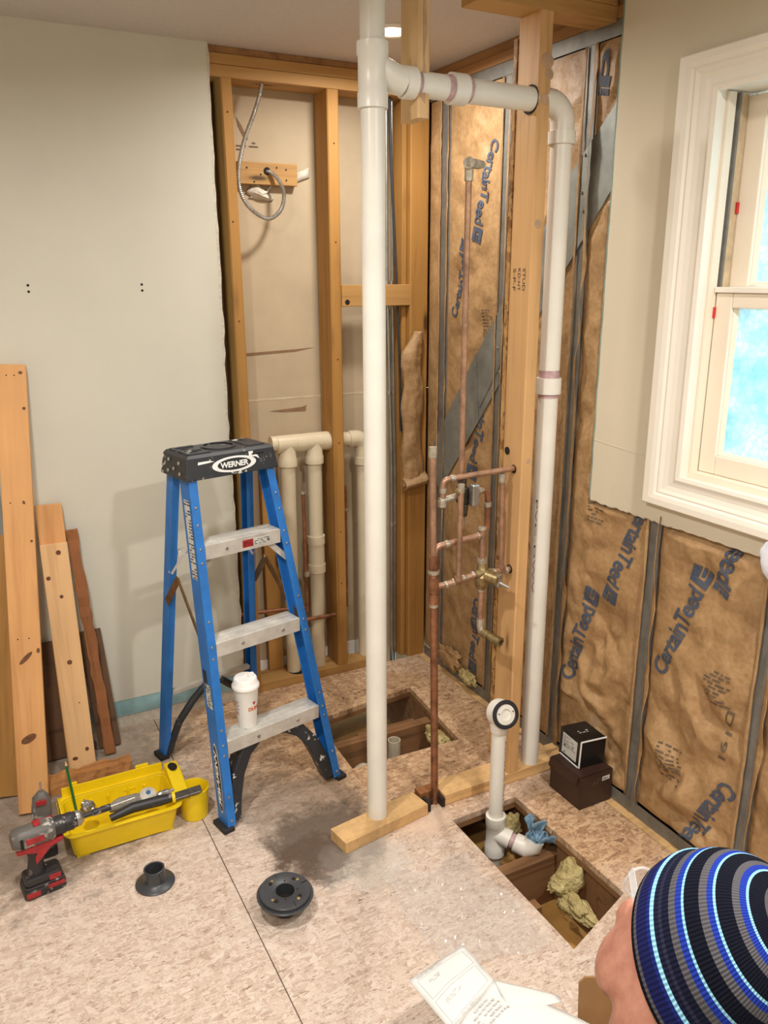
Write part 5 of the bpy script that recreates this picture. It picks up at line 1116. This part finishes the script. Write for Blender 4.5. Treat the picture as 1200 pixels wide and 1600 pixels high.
blob('spanner_head', (0.405, 2.20, 0.098), (0.03, 0.014, 0.012), CHROME, 'small bright steel tool head beside the white knob in the tote', 'hand tool', seed=2, amp=0.5)
blob('pliers_head', (0.186, 2.245, 0.098), (0.02, 0.02, 0.022), CHROME, 'dusty steel plier jaws at the left end of the tote', 'hand tool', seed=9, amp=0.5)
pc = thing('pencil', 'green carpenter pencil standing in the tote corner', 'pencil')
MB().tube([(0.160, 2.32, 0.02), (0.147, 2.332, 0.200)], 0.0042, 6).build('barrel', GREEN, pc)
MB().tube([(0.147, 2.332, 0.200), (0.146, 2.333, 0.213)], [0.0042, 0.001], 6).build('tip', PINE_PALE, pc)

# ---------------------------------------------------------------- drill
dr = thing('power_drill', 'red and black cordless drill standing on its battery beside the tote', 'drill')
DM = Matrix.Translation((0.035, 2.082, 0)) @ Matrix.Rotation(math.radians(8), 4, 'Z')
dr.matrix_world = DM
bt = MB().prism(rrect(-0.052, -0.036, 0.056, 0.036, 0.012), 0.0, 0.026).prism(rrect(-0.050, -0.034, 0.054, 0.034, 0.012), 0.026, 0.034).build('battery', DARKTOOL, dr, 0.004)
MB().box((0.008, -0.0372, 0.016), (0.050, -0.034, 0.028)).build('battery_stripe', RED, bt, 0.001)
MB().box((-0.048, -0.0372, 0.006), (-0.012, -0.034, 0.022)).build('battery_stripe', RED, bt, 0.001)
MB().prism(rrect(-0.046, -0.030, 0.050, 0.030, 0.012), 0.0345, 0.056).build('battery_shoe', DARKTOOL, dr, 0.005)
MB().box((0.014, -0.0315, 0.036), (0.044, -0.029, 0.052)).build('shoe_panel', RED, dr, 0.001)
hd = MB()
secs = [(-0.012, 0.026, 0.020, 0.05), (-0.010, 0.021, 0.018, 0.08), (-0.006, 0.021, 0.018, 0.105), (-0.002, 0.028, 0.020, 0.128), (0.004, 0.040, 0.022, 0.140)]
vs = []
for cx, hx, hy, z in secs:
    vs += [(cx + hx * math.cos(2 * PI * k / 14), hy * math.sin(2 * PI * k / 14), z) for k in range(14)]
hd.add(vs, [(i * 14 + k, i * 14 + (k + 1) % 14, (i + 1) * 14 + (k + 1) % 14, (i + 1) * 14 + k) for i in range(4) for k in range(14)] + [tuple(range(14))[::-1], tuple(range(56, 70))])
hd.build('grip', DARKTOOL, dr, smooth=True)
MB().sweep([(-0.055, 0.150), (0.065, 0.150), (0.060, 0.138), (0.030, 0.132), (0.016, 0.118), (0.006, 0.108), (-0.012, 0.092), (-0.012, 0.110), (-0.006, 0.126), (-0.03, 0.135), (-0.055, 0.138)], (0, -0.0245, 0), (0, 0.0245, 0), (1, 0, 0), (0, 0, 1)).build('red_overmould', RED, dr, 0.003)
MB().box((0.016, -0.008, 0.108), (0.028, 0.008, 0.134)).build('trigger', RUBBER, dr, 0.003)
bd = MB().lathe([(0.020, -0.062), (0.027, -0.056), (0.031, -0.04), (0.031, 0.038), (0.027, 0.046), (0.0, 0.046)], (0, 0, 0.172), (1, 0, 0), 24).build('motor_housing', DUSTYGREY, dr, smooth=True)
MB().box((-0.030, -0.0325, 0.164), (0.016, -0.028, 0.182)).build('name_plate', RED, bd, 0.002)
MB().box((-0.044, -0.031, 0.158), (-0.036, -0.024, 0.186)).build('vent_slot', HOLE, bd, 0.001)
MB().box((-0.004, -0.012, 0.200), (0.014, 0.012, 0.205)).build('gear_switch', RED, bd, 0.001)
ck = MB().lathe([(0.026, 0.046), (0.026, 0.072), (0.024, 0.074), (0.025, 0.094), (0.022, 0.098), (0.021, 0.112), (0.014, 0.122), (0.0, 0.122)], (0, 0, 0.172), (1, 0, 0), 24).build('chuck', DARKTOOL, dr, smooth=True)
MB().lathe([(0.0215, 0.098), (0.0215, 0.114), (0.014, 0.124), (0.008, 0.126)], (0, 0, 0.172), (1, 0, 0), 24).build('chuck_nose', CHROME, dr, smooth=True)
MB().tube([(0.12, 0, 0.172), (0.150, 0, 0.171), (0.151, 0, 0.171), (0.20, 0.0, 0.170)], [0.007, 0.007, 0.0095, 0.0095], 12).build('bit_holder', DARKTOOL, dr, smooth=True)
MB().tube([(0.20, 0, 0.170), (0.27, 0.002, 0.169)], 0.004, 10).build('drill_bit', CHROME, dr, smooth=True)
iv = thing('impact_driver', 'dusty red and grey driver standing bit upward behind the drill', 'drill')
ip = MB()
for cx, hx, hy, z in (): pass
def stack(secs, n=16, ang=0.0):
    vs = []
    for cx, cy, hx, hy, z in secs:
        for k in range(n):
            t = 2 * PI * k / n; c, s_ = math.cos(t), math.sin(t); e = 0.5
            vs.append((cx + hx * math.copysign(abs(c) ** e, c), cy + hy * math.copysign(abs(s_) ** e, s_), z))
    m = len(secs)
    return vs, [(i * n + k, i * n + (k + 1) % n, (i + 1) * n + (k + 1) % n, (i + 1) * n + k) for i in range(m - 1) for k in range(n)] + [tuple(range(n))[::-1], tuple(range((m - 1) * n, m * n))]
MB().add(*stack([(0.06, 2.225, 0.030, 0.026, 0.0), (0.06, 2.225, 0.030, 0.026, 0.03), (0.06, 2.225, 0.018, 0.018, 0.036), (0.06, 2.225, 0.018, 0.018, 0.10), (0.06, 2.225, 0.026, 0.024, 0.118)])).build('grip', DARKTOOL, iv, smooth=True)
MB().add(*stack([(0.06, 2.225, 0.026, 0.024, 0.1185), (0.062, 2.225, 0.027, 0.025, 0.15), (0.064, 2.225, 0.024, 0.022, 0.180), (0.065, 2.225, 0.014, 0.014, 0.196), (0.066, 2.225, 0.008, 0.008, 0.204)])).build('housing', DUSTYGREY, iv, smooth=True)
MB().box((0.048, 2.1975, 0.175), (0.076, 2.204, 0.190)).build('red_panel', RED, iv, 0.002)
MB().box((0.036, 2.198, 0.120), (0.086, 2.205, 0.134)).build('red_panel', RED, iv, 0.002)
MB().tube([(0.066, 2.225, 0.20), (0.067, 2.226, 0.232)], 0.003, 8).build('bit', CHROME, iv, smooth=True)

# ---------------------------------------------------------------- two black floor-drain parts
fl = thing('drain_hub', 'small black plastic drain hub with flared flange upside down beside the tote', 'drain part')
FXc, FYc = 0.310, 1.955
MB().lathe([(0.052, 0.0), (0.053, 0.004), (0.050, 0.006), (0.034, 0.009), (0.0295, 0.014), (0.028, 0.048), (0.0255, 0.049), (0.0235, 0.048), (0.0225, 0.006)], (FXc, FYc, 0.0), (0, 0, 1), 40).build('flange', ABS, fl, smooth=True)
MB().lathe([(0.0235, 0), (0.0235, 0.001)], (FXc, FYc, 0.006), (0, 0, 1), 24).build('bore', HOLE, fl)
for k in range(4):
    t = k * PI / 2 + 0.5; MB().bar((FXc + 0.029 * math.cos(t), FYc + 0.029 * math.sin(t), 0.014), (FXc + 0.029 * math.cos(t), FYc + 0.029 * math.sin(t), 0.046), 0.012, 0.002, (-math.sin(t), math.cos(t), 0)).build('rib', ABS, fl)
fd = thing('floor_drain', 'large round black drain body with brass screws standing on its outlet', 'drain part')
GX, GY = 0.590, 1.690; ZT = 0.060; axd = Vector((0.02, -0.05, 1)).normalized()
MB().lathe([(0.030, -0.058), (0.030, -0.022), (0.048, -0.018), (0.072, -0.010), (0.074, -0.006), (0.072, -0.004), (0.0265, -0.004), (0.0265, -0.058)], (GX, GY, ZT), axd, 44, cap=False).build('lower_flange', ABS, fd, smooth=True)
MB().lathe([(0.024, -0.030), (0.060, -0.0038), (0.066, -0.0035), (0.067, 0.004), (0.065, 0.006), (0.028, 0.0065), (0.0245, 0.005), (0.0242, -0.03)], (GX, GY, ZT), axd, 44, cap=False).build('clamp_ring', ABS, fd, smooth=True)
MB().lathe([(0.0243, 0), (0.0243, 0.001)], (GX, GY, ZT - 0.028), axd, 24).build('bore', HOLE, fd)
for k in range(4):
    t = 0.45 + k * PI / 2; p = Vector((GX, GY, ZT)) + axd * 0.0063 + Vector((0.047 * math.cos(t), 0.047 * math.sin(t), 0.05 * 0.047 * math.sin(t) - 0.02 * .047 * math.cos(t)))
    MB().lathe([(0.005, 0), (0.0045, 0.002), (0.001, 0.0025)], p, axd, 14).build('screw', BRASS, fd, smooth=True)
    t2 = t + 0.22; p2 = Vector((GX, GY, ZT)) + axd * 0.0062 + Vector((0.044 * math.cos(t2), 0.044 * math.sin(t2), 0.05 * 0.044 * math.sin(t2) - 0.02 * .044 * math.cos(t2)))
    MB().lathe([(0.0055, 0), (0.0055, 0.0008)], p2, axd, 12).build('screw_slot', HOLE, fd)
    t3 = t + PI / 4; p3 = Vector((GX, GY, ZT)) + axd * 0.0062 + Vector((0.032 * math.cos(t3), 0.032 * math.sin(t3), 0.05 * 0.032 * math.sin(t3)))
    MB().lathe([(0.0022, 0), (0.0022, 0.0008)], p3, axd, 10).build('pin_hole', HOLE, fd)
    t4 = t - 0.35
    MB().bar(Vector((GX, GY, ZT)) + axd * 0.0063 + Vector((0.046 * math.cos(t4), 0.046 * math.sin(t4), -0.002 * math.sin(t4) * -1)), Vector((GX, GY, ZT)) + axd * 0.0060 + Vector((0.064 * math.cos(t4), 0.064 * math.sin(t4), 0.003 * math.sin(t4))), 0.0012, 0.0012).build('groove', HOLE, fd)

# ---------------------------------------------------------------- cartons
bx = thing('brown_carton', 'dark brown carton with folded flap on the floor below the crumpled insulation', 'box')
X0, X1, Y0, Y1, HB = 1.548, 1.676, 1.655, 1.800, 0.112
m = MB(); th = 0.003
m.box((X0, Y0, 0.001), (X1, Y0 + th, HB)).box((X0, Y1 - th, 0.001), (X1, Y1, HB)).box((X0, Y0 + th, 0.001), (X0 + th, Y1 - th, HB)).box((X1 - th, Y0 + th, 0.001), (X1, Y1 - th, HB)).box((X0 + th, Y0 + th, 0.001), (X1 - th, Y1 - th, 0.004))
m.build('carton', BOXBROWN, bx, 0.001)
MB().box((X0 + 0.004, Y0 + 0.006, HB - 0.003), (X1 - 0.004, Y1 - 0.004, HB)).build('top_flap', BOXBROWN, bx)
MB().sweep([(0, 0), (0.028, 0.0), (0.028, 0.002), (0, 0.002)], (X0 - 0.001, Y0 + 0.012, HB - 0.001), (X0 - 0.001, Y1, HB - 0.001), (-0.25, 0, -1), (-1, 0, 0.2)).build('side_flap', BOXBROWN, bx)
MB().box((X1 - 0.042, Y0 - 0.0006, 0.080), (X1 - 0.012, Y0, 0.094)).build('label', LABELW, bx)
v_, f_ = scribble(1, 9, random.Random(3)); flat('barcode', v_, f_, lambda a, b: Vector((X1 - 0.040 + 0.026 * a, Y0 - 0.001, 0.081 + 0.011 * b)), BLACKINK, bx)
v_, f_ = scribble(3, 5, random.Random(6)); flat('carton_print', v_, f_, lambda a, b: Vector((X0 + 0.05 + 0.035 * a, Y0 - 0.0008, 0.075 + 0.018 * b)), plain('faint_print', rgb(110, 90, 78), 0.6), bx)
bk = thing('black_carton', 'small black carton with white edge lines sitting tilted on the brown carton', 'box')
KM = Matrix.Translation((1.576, 1.700, HB + 0.0025)) @ Matrix.Rotation(math.radians(-4), 4, 'Z') @ Matrix.Rotation(math.radians(2.5), 4, 'Y')
bk.matrix_world = KM
KX, KY, KZ = 0.096, 0.108, 0.092
MB().box((0, 0, 0), (KX, KY, KZ)).build('carton', BOXBLACK, bk, 0.0015)
MB().box((-0.0008, 0.018, 0.012), (0, 0.092, 0.080)).build('label', LABELW, bk)
v_, f_ = scribble(9, 7, random.Random(4)); flat('label_print', v_, f_, lambda a, b: Vector((-0.0012, 0.086 - 0.062 * a, 0.034 + 0.042 * b)), GREYINK, bk)
v_, f_ = scribble(1, 10, random.Random(5)); flat('barcode', v_, f_, lambda a, b: Vector((-0.0012, 0.085 - 0.015 * b, 0.016 + 0.030 * a)), BLACKINK, bk)
for a, b in (((-0.0006, -0.0006, 0.002), (-0.0006, -0.0006, KZ)), ((0, -0.0006, KZ), (KX, -0.0006, KZ)), ((-0.0006, 0.005, 0.001), (-0.0006, KY - 0.01, 0.001))):
    MB().bar(a, b, 0.0035, 0.0035).build('white_edge', WHITE, bk)
v_, f_ = scribble(2, 5, random.Random(14)); flat('carton_print', v_, f_, lambda a, b: Vector((0.028 + 0.045 * a, 0.045 + 0.018 * b, KZ + 0.0006)), LABELW, bk)

# ---------------------------------------------------------------- recessed light, film, paper, cardboard
rl = thing('recessed_light', 'round lit recessed downlight in the ceiling beyond the vent stack', 'light')
MB().lathe([(0.052, 0.0), (0.068, 0.0), (0.070, 0.006), (0.052, 0.006)], (1.312, 2.446, CEIL - 0.0065), (0, 0, 1), 36, cap=False).build('trim_ring', TRIMW, rl, smooth=True)
MB().lathe([(0.0515, 0), (0.0515, 0.001)], (1.312, 2.446, CEIL - 0.004), (0, 0, 1), 32).build('diffuser', LAMP, rl)
fm = MB()
def filmf(a, b):
    x = 0.86 + 0.27 * a + 0.03 * noise.noise((a * 3, b * 3, 1)); y = 1.32 + 0.36 * b + 0.04 * noise.noise((a * 3, b * 3, 5)) - 0.05 * a
    return Vector((x, y, 0.004 + 0.026 * abs(noise.noise((a * 7, b * 8, 2))) + 0.010 * abs(noise.noise((a * 22, b * 24, 3)))))
tag(fm.grid(filmf, 50, 60).build('plastic_film', FILM, None, smooth=False), 'crumpled clear plastic film lying on the floor before the opening', 'plastic sheet')
pp = thing('instruction_sheet', 'unfolded white instruction sheet with faint diagrams held over the floor', 'paper')
def quadf(P, wob, seed):
    P = [Vector(p) for p in P]
    return lambda a, b: (P[0] * (1 - a) + P[1] * a) * (1 - b) + (P[3] * (1 - a) + P[2] * a) * b + Vector((0, 0, wob * math.sin(PI * a) * math.sin(PI * b) + 0.3 * wob * noise.noise((a * 4, b * 4, seed))))
Q1 = [(0.674, 1.183, 0.195), (0.683, 1.030, 0.205), (0.818, 1.085, 0.215), (0.822, 1.204, 0.20)]
Q2 = [(0.683, 1.030, 0.205), (0.70, 0.90, 0.19), (0.95, 0.90, 0.20), (0.818, 1.085, 0.215)]
Q3 = [(0.818, 1.085, 0.2152), (0.80, 1.00, 0.222), (0.915, 0.985, 0.205), (0.918, 1.005, 0.203)]
f1 = quadf(Q1, 0.010, 1); f2 = quadf(Q2, 0.020, 2); f3 = quadf(Q3, 0.006, 3)
MB().grid(f1, 12, 12).build('leaf', PAPER, pp, smooth=True, solid=0.0008)
MB().grid(f2, 16, 12).build('leaf', PAPER, pp, smooth=True, solid=0.0008)
MB().grid(f3, 10, 8).build('leaf', PAPER, pp, smooth=True, solid=0.0008)
PALEINK = plain('pale_grey_ink', rgb(196, 194, 190), 0.8)
offz = Vector((0, 0, 0.0015))
def frame_lines(fn, a0, a1, b0, b1, t=0.006):
    vs, fs = [], []
    for (p, q, r, s_) in ((a0, a1, b0, b0 + t), (a0, a1, b1 - t, b1), (a0, a0 + t, b0, b1), (a1 - t, a1, b0, b1)):
        k = len(vs); vs += [(p, r), (q, r), (q, s_), (p, s_)]; fs.append((k, k + 1, k + 2, k + 3))
    flat('diagram_frame', vs, fs, lambda a, b: fn(a, b) + offz, PALEINK, pp, 0.1)
frame_lines(f1, 0.1, 0.48, 0.08, 0.92); frame_lines(f1, 0.53, 0.93, 0.08, 0.92)
for s_, (a0, a1, b0, b1) in enumerate(((0.02, 0.08, 0.1, 0.6), (0.95, 0.99, 0.1, 0.7), (0.2, 0.28, 0.2, 0.4), (0.62, 0.70, 0.2, 0.55))):
    v_, f_ = scribble(3, 9, random.Random(s_)); flat('sheet_print', v_, f_, lambda a, b: f1(a0 + (a1 - a0) * b, b0 + (b1 - b0) * a) + offz, PALEINK, pp)
v_, f_ = scribble(5, 9, random.Random(7)); flat('sheet_print', v_, f_, lambda a, b: f2(0.05 + 0.3 * b, 0.3 + 0.4 * a) + offz * 2, PALEINK, pp)
cb = thing('cardboard_flap', 'plain brown cardboard flap at the bottom edge beside the man\'s jaw', 'cardboard')
MB().sweep([(0, 0), (0.075, 0.0), (0.075, 0.10), (0.012, 0.10), (0.0, 0.088)], (0.93, 0.955, 0.175), (0.928, 0.951, 0.175), (0.886, -0.464, 0), (0.08, 0.15, 0.98)).build('panel', CARD, cb)
MB().sweep([(0, 0), (0.075, 0.0), (0.075, -0.17), (0.0, -0.17)], (0.929, 0.953, 0.174), (0.927, 0.949, 0.174), (0.886, -0.464, 0), (0.0, 0.12, 0.99)).build('panel', CARD, cb)
ws = thing('white_wrap', 'bright white plastic wrap hanging at the right edge below the window trim', 'plastic sheet')
blob('wrap', (1.628, 1.148, 0.965), (0.014, 0.052, 0.055), plain('white_wrap_plastic', rgb(236, 240, 250), 0.5, 0, 0.03), parent=ws, seed=5, amp=0.15)

# ================================================================== MAN IN STRIPED BEANIE
man = thing('person', 'man in a navy striped knit beanie and clear glasses crouching, head bowed', 'person')
HC = Vector((0.676, 0.518, 0.850))                       # centre of the head
hd_ = (HC - Vector((0, 0, CAM_H))).normalized(); hr_ = hd_.cross(Vector((0, 0, 1))).normalized(); hu_ = hr_.cross(hd_)
ha = (hr_ * 0.60 + hu_ * 0.50 - hd_ * 0.62).normalized()     # crown direction
hn = (-hr_ * 0.36 + hu_ * 0.50 + hd_ * 0.74).normalized()    # facing direction
def axes(c, y, z):
    z = (z - y * z.dot(y)).normalized(); x = y.cross(z).normalized()
    return Matrix(((x.x, y.x, z.x, c.x), (x.y, y.y, z.y, c.y), (x.z, y.z, z.z, c.z), (0, 0, 0, 1)))   # local x right, y forward, z up
HC = HC + hr_ * 0.002 - hu_ * 0.008
HM = axes(HC, hn, ha)                                        # skull
HT = axes(HC, (hn - ha * hn.dot(ha)).normalized(), ha)       # beanie, pulled low at the nape
body = MB()
# skull, face, jaw, nose, lips, brow, cheeks, ears
for c, r in (((0, -0.012, 0.022), (0.078, 0.096, 0.098)), ((0, 0.030, -0.040), (0.064, 0.062, 0.078)), ((0, 0.050, -0.088), (0.046, 0.040, 0.034)), ((0.048, 0.022, -0.065), (0.022, 0.045, 0.045)),
             ((-0.048, 0.022, -0.065), (0.022, 0.045, 0.045)), ((0, 0.098, -0.020), (0.014, 0.024, 0.026)), ((0, 0.104, -0.034), (0.017, 0.016, 0.012)), ((0, 0.088, -0.070), (0.026, 0.012, 0.008)),
             ((0, 0.086, -0.082), (0.022, 0.012, 0.008)), ((0, 0.080, 0.022), (0.056, 0.018, 0.012)), ((0.040, 0.062, -0.030), (0.026, 0.026, 0.026)), ((-0.040, 0.062, -0.030), (0.026, 0.026, 0.026)),
             ((0.076, -0.014, 0.030), (0.010, 0.020, 0.030)), ((-0.076, -0.014, 0.030), (0.010, 0.020, 0.030))):
    body.ball(c, r, HM, 24, 16)
def chain(m, pts, rs):
    P = [Vector(p) for p in pts]; out, ro_ = [], []
    for i in range(len(P) - 1):
        n = max(2, int((P[i + 1] - P[i]).length / 0.02))
        for k in range(n): out.append(P[i].lerp(P[i + 1], k / n)); ro_.append(rs[i] + (rs[i + 1] - rs[i]) * k / n)
    out.append(P[-1]); ro_.append(rs[-1]); m.tube(out, ro_, 16)
    for p, r in zip(pts, rs): m.ball(p, r * 0.98, None, 16, 10)
NB = HM @ Vector((0, -0.035, -0.075)); SH = Vector((0.60, 0.50, 0.575))
PEL = Vector((0.50, 0.28, 0.22))
fwd = Vector((0.55, 0.83, 0)).normalized(); sid = Vector((fwd.y, -fwd.x, 0))
shR, shL = SH + sid * 0.17, SH - sid * 0.17
elR, elL = Vector((0.83, 0.60, 0.30)), Vector((0.42, 0.78, 0.34))
haR, haL = Vector((0.90, 0.84, 0.165)), Vector((0.655, 0.905, 0.165))
hpR, hpL = PEL + sid * 0.10, PEL - sid * 0.10
knR, knL = Vector((0.86, 0.55, 0.075)), Vector((0.60, 0.72, 0.075))
anR, anL = Vector((0.56, 0.20, 0.06)), Vector((0.34, 0.36, 0.06))
chain(body, [HM @ Vector((0, -0.03, -0.03)), NB, SH + Vector((0, 0, 0.03))], [0.058, 0.056, 0.068])
def torso(m, g):
    chain(m, [SH, SH.lerp(PEL, 0.5) + Vector((-0.03, -0.02, 0.02)), PEL], [0.115 + g, 0.125 + g, 0.125 + g])
    chain(m, [shR, SH, shL], [0.065 + g, 0.10 + g, 0.065 + g])
def arms(m, g):
    for s_, e_, h_ in ((shR, elR, haR), (shL, elL, haL)):
        chain(m, [s_, e_, e_.lerp(h_, 0.9)], [0.056 + g, 0.043 + g, 0.030 + g])
def legs(m, g):
    chain(m, [hpR, PEL, hpL], [0.095 + g] * 3)
    for h_, k_, a_ in ((hpR, knR, anR), (hpL, knL, anL)): chain(m, [h_, k_, a_], [0.085 + g, 0.060 + g, 0.042 + g])
torso(body, 0); arms(body, 0); legs(body, 0)
for h_, e_, s_ in ((haR, elR, 1), (haL, elL, -1)):
    d = (h_ - e_).normalized(); d = (d + Vector((0, 0.2, 0.1))).normalized(); sdv = d.cross(Vector((0, 0, 1))).normalized() * s_
    pal = h_ + d * 0.03
    body.ball((0, 0, 0), (0.040, 0.045, 0.017), frame(pal, sdv, d), 16, 10)
    chain(body, [e_.lerp(h_, 0.9), pal], [0.030, 0.024])
    for k, (o_, L) in enumerate(((-0.030, 0.062), (-0.010, 0.072), (0.010, 0.068), (0.029, 0.052))):
        p0 = pal + sdv * o_ + d * 0.030
        chain(body, [p0, p0 + d * L * 0.45 + Vector((0, 0, 0.006)), p0 + d * L * 0.8 - Vector((0, 0, 0.004)), p0 + d * L - Vector((0, 0, 0.014))], [0.0095, 0.009, 0.0085, 0.0075])
    p0 = pal - sdv * 0.035 - d * 0.01
    chain(body, [p0, p0 - sdv * 0.018 + d * 0.022 + Vector((0, 0, 0.012)), p0 - sdv * 0.012 + d * 0.048 + Vector((0, 0, 0.016))], [0.012, 0.0105, 0.009])
for a_, k_ in ((anR, knR), (anL, knL)):
    d = (a_ - k_).normalized(); chain(body, [a_, a_ + d * 0.06 + Vector((0, 0, -0.005)), a_ + d * 0.12 + Vector((0, 0, -0.02))], [0.042, 0.04, 0.03])
def remesh(o, vox, it=6):
    md = o.modifiers.new('remesh', 'REMESH'); md.mode = 'VOXEL'; md.voxel_size = vox; md.use_smooth_shade = True
    sm = o.modifiers.new('smooth', 'SMOOTH'); sm.iterations = it; sm.factor = 0.5
    return o
def skin_stubble():
    # same skin with grey stubble growing on the jaw and chin
    m = NT('skin_with_stubble'); tc = m.n('ShaderNodeTexCoord'); v = m.coord()
    col = m.ramp(m.noise(v, 30, 4, 0.6), [(0.3, rgb(160, 104, 86)), (0.7, rgb(194, 138, 116))])
    vs = m.n('ShaderNodeVectorMath', operation='DISTANCE'); m.l(tc.outputs['Object'], vs.inputs[0]); vs.inputs[1].default_value = HM @ Vector((0, 0.075, -0.095))
    fl_ = m.ramp(vs.outputs['Value'], [(0.055, (0.75, 0.75, 0.75, 1)), (0.085, (0, 0, 0, 1))])
    hr2 = m.ramp(m.noise(v, 420, 2), [(0.45, (0, 0, 0, 1)), (0.6, (1, 1, 1, 1))])
    col = m.mix(m.mix(1.0, fl_, hr2, 'MULTIPLY'), col, rgb(206, 196, 188))
    m.base(col); m.pr(0.5, 0, 0.4); m.bump(m.noise(v, 130, 3), 0.25, 0.003); return m.m
remesh(body.build('body', skin_stubble(), man, fix=False), 0.005)
jk = MB(); torso(jk, 0.014); arms(jk, 0.013); remesh(jk.build('jacket', JACKET, man, fix=False), 0.009)
tr_ = MB(); legs(tr_, 0.012); remesh(tr_.build('trousers', TROUSER, man, fix=False), 0.009)
for a_, k_ in ((anR, knR), (anL, knL)):
    d = (a_ - k_).normalized(); b_ = MB(); chain(b_, [a_ - d * 0.02, a_ + d * 0.06, a_ + d * 0.13 + Vector((0, 0, -0.012))], [0.052, 0.050, 0.042]); remesh(b_.build('boot', RUBBER, man, fix=False), 0.008)
for s_ in (-1, 1):
    MB().ball((s_ * 0.030, 0.082, 0.000), 0.012, HM, 14, 10).build('eye', WHITE, man, smooth=True)
    MB().ball((s_ * 0.030, 0.0915, 0.000), (0.005, 0.0035, 0.005), HM, 10, 8).build('iris', BLACKINK, man, smooth=True)
# beanie
def hat_mat():
    m = NT('striped_knit'); tc = m.n('ShaderNodeTexCoord'); sp = m.n('ShaderNodeSeparateXYZ'); m.l(tc.outputs['UV'], sp.inputs[0])
    nv, bl, cy, gy, bk_ = rgb(22, 26, 46), rgb(34, 56, 156), rgb(142, 200, 226), rgb(88, 86, 90), rgb(16, 18, 30)
    seq = [(0, bk_), (.02, gy), (.045, rgb(28, 32, 84)), (.13, rgb(30, 44, 120)), (.155, cy), (.175, nv), (.20, rgb(44, 44, 66)), (.225, nv),
           ] + [q for k in range(4) for q in ((.27 + .19 * k, gy), (.315 + .19 * k, bl), (.352 + .19 * k, cy), (.368 + .19 * k, bk_))]
    col = m.ramp(sp.outputs[1], seq, 'CONSTANT')
    wv = m.n('ShaderNodeTexWave', wave_type='BANDS', bands_direction='X'); wv.inputs['Scale'].default_value = 42; wv.inputs['Distortion'].default_value = 0.4
    m.l(tc.outputs['UV'], wv.inputs['Vector'])
    col = m.mix(m.ramp(wv.outputs['Fac'], [(0, (0.35, 0.35, 0.35, 1)), (0.5, (0, 0, 0, 1))]), col, bk_)
    m.base(col); m.pr(0.95, 0, 0.1); m.bump(wv.outputs['Fac'], 0.5, 0.003); return m.m
NU, NV = 72, 48; vs, uv = [], []
for j in range(NV + 1):
    t = j / NV
    for i in range(NU):
        an = 2 * PI * i / NU; th = -0.16 + (PI / 2 + 0.16) * t
        rad = math.cos(th) ** 0.85 if th > -0.5 else 1; rad = max(0.0, rad); zz = math.sin(th)
        fold = 1 + 0.035 * t * math.sin(2 * an + 0.6) + 0.02 * t * math.sin(3 * an)
        x = 0.095 * rad * math.cos(an) * fold; y = -0.010 + 0.110 * rad * math.sin(an) * fold; z = 0.030 + 0.112 * zz
        if t < 0.17: x *= 1.035; y = -0.010 + (y + 0.010) * 1.035
        z += 0.012 * math.sin(an) * (1 - t)
        vs.append(HT @ Vector((x, y, z))); uv.append((i / NU, t))
fs = [(j * NU + i, j * NU + (i + 1) % NU, (j + 1) * NU + (i + 1) % NU, (j + 1) * NU + i) for j in range(NV) for i in range(NU)]
hat = MB().add(vs, fs).build('beanie', hat_mat(), man, smooth=False, fix=False, solid=0.004)
hat.data.polygons.foreach_set('use_smooth', [True] * len(hat.data.polygons))
ul = hat.data.uv_layers.new(name='UVMap')
for p in hat.data.polygons:
    wrap = max(uv[hat.data.loops[l].vertex_index][0] for l in p.loop_indices) > 0.9
    for l in p.loop_indices:
        a, b = uv[hat.data.loops[l].vertex_index]
        if wrap and a < 0.1: a += 1.0
        ul.data[l].uv = (a, b)
# glasses
gl = thing('glasses', None, None); gl.parent = man
for s_ in (-1, 1):
    ring = [HM @ Vector((s_ * 0.034 + 0.026 * math.copysign(abs(math.cos(t)) ** 0.7, math.cos(t)), 0.112 - abs(s_ * 0.034 + 0.026 * math.cos(t)) * 0.15, -0.004 + 0.021 * math.copysign(abs(math.sin(t)) ** 0.7, math.sin(t)))) for t in [2 * PI * k / 28 for k in range(29)]]
    MB().tube(ring, 0.0018, 8, False).build('rim', CLEAR, gl, smooth=True)
    MB().add(ring[:-1], [tuple(range(28))]).build('lens', CLEAR, gl, fix=False)
    MB().bar(HM @ Vector((s_ * 0.062, 0.103, 0.004)), HM @ Vector((s_ * 0.084, -0.005, 0.002)), 0.010, 0.002, HM.to_3x3() @ Vector((0, 0, 1))).build('temple', CLEAR, gl)
MB().bar(HM @ Vector((-0.010, 0.112, 0.002)), HM @ Vector((0.010, 0.112, 0.002)), 0.004, 0.003).build('bridge', CLEAR, gl)
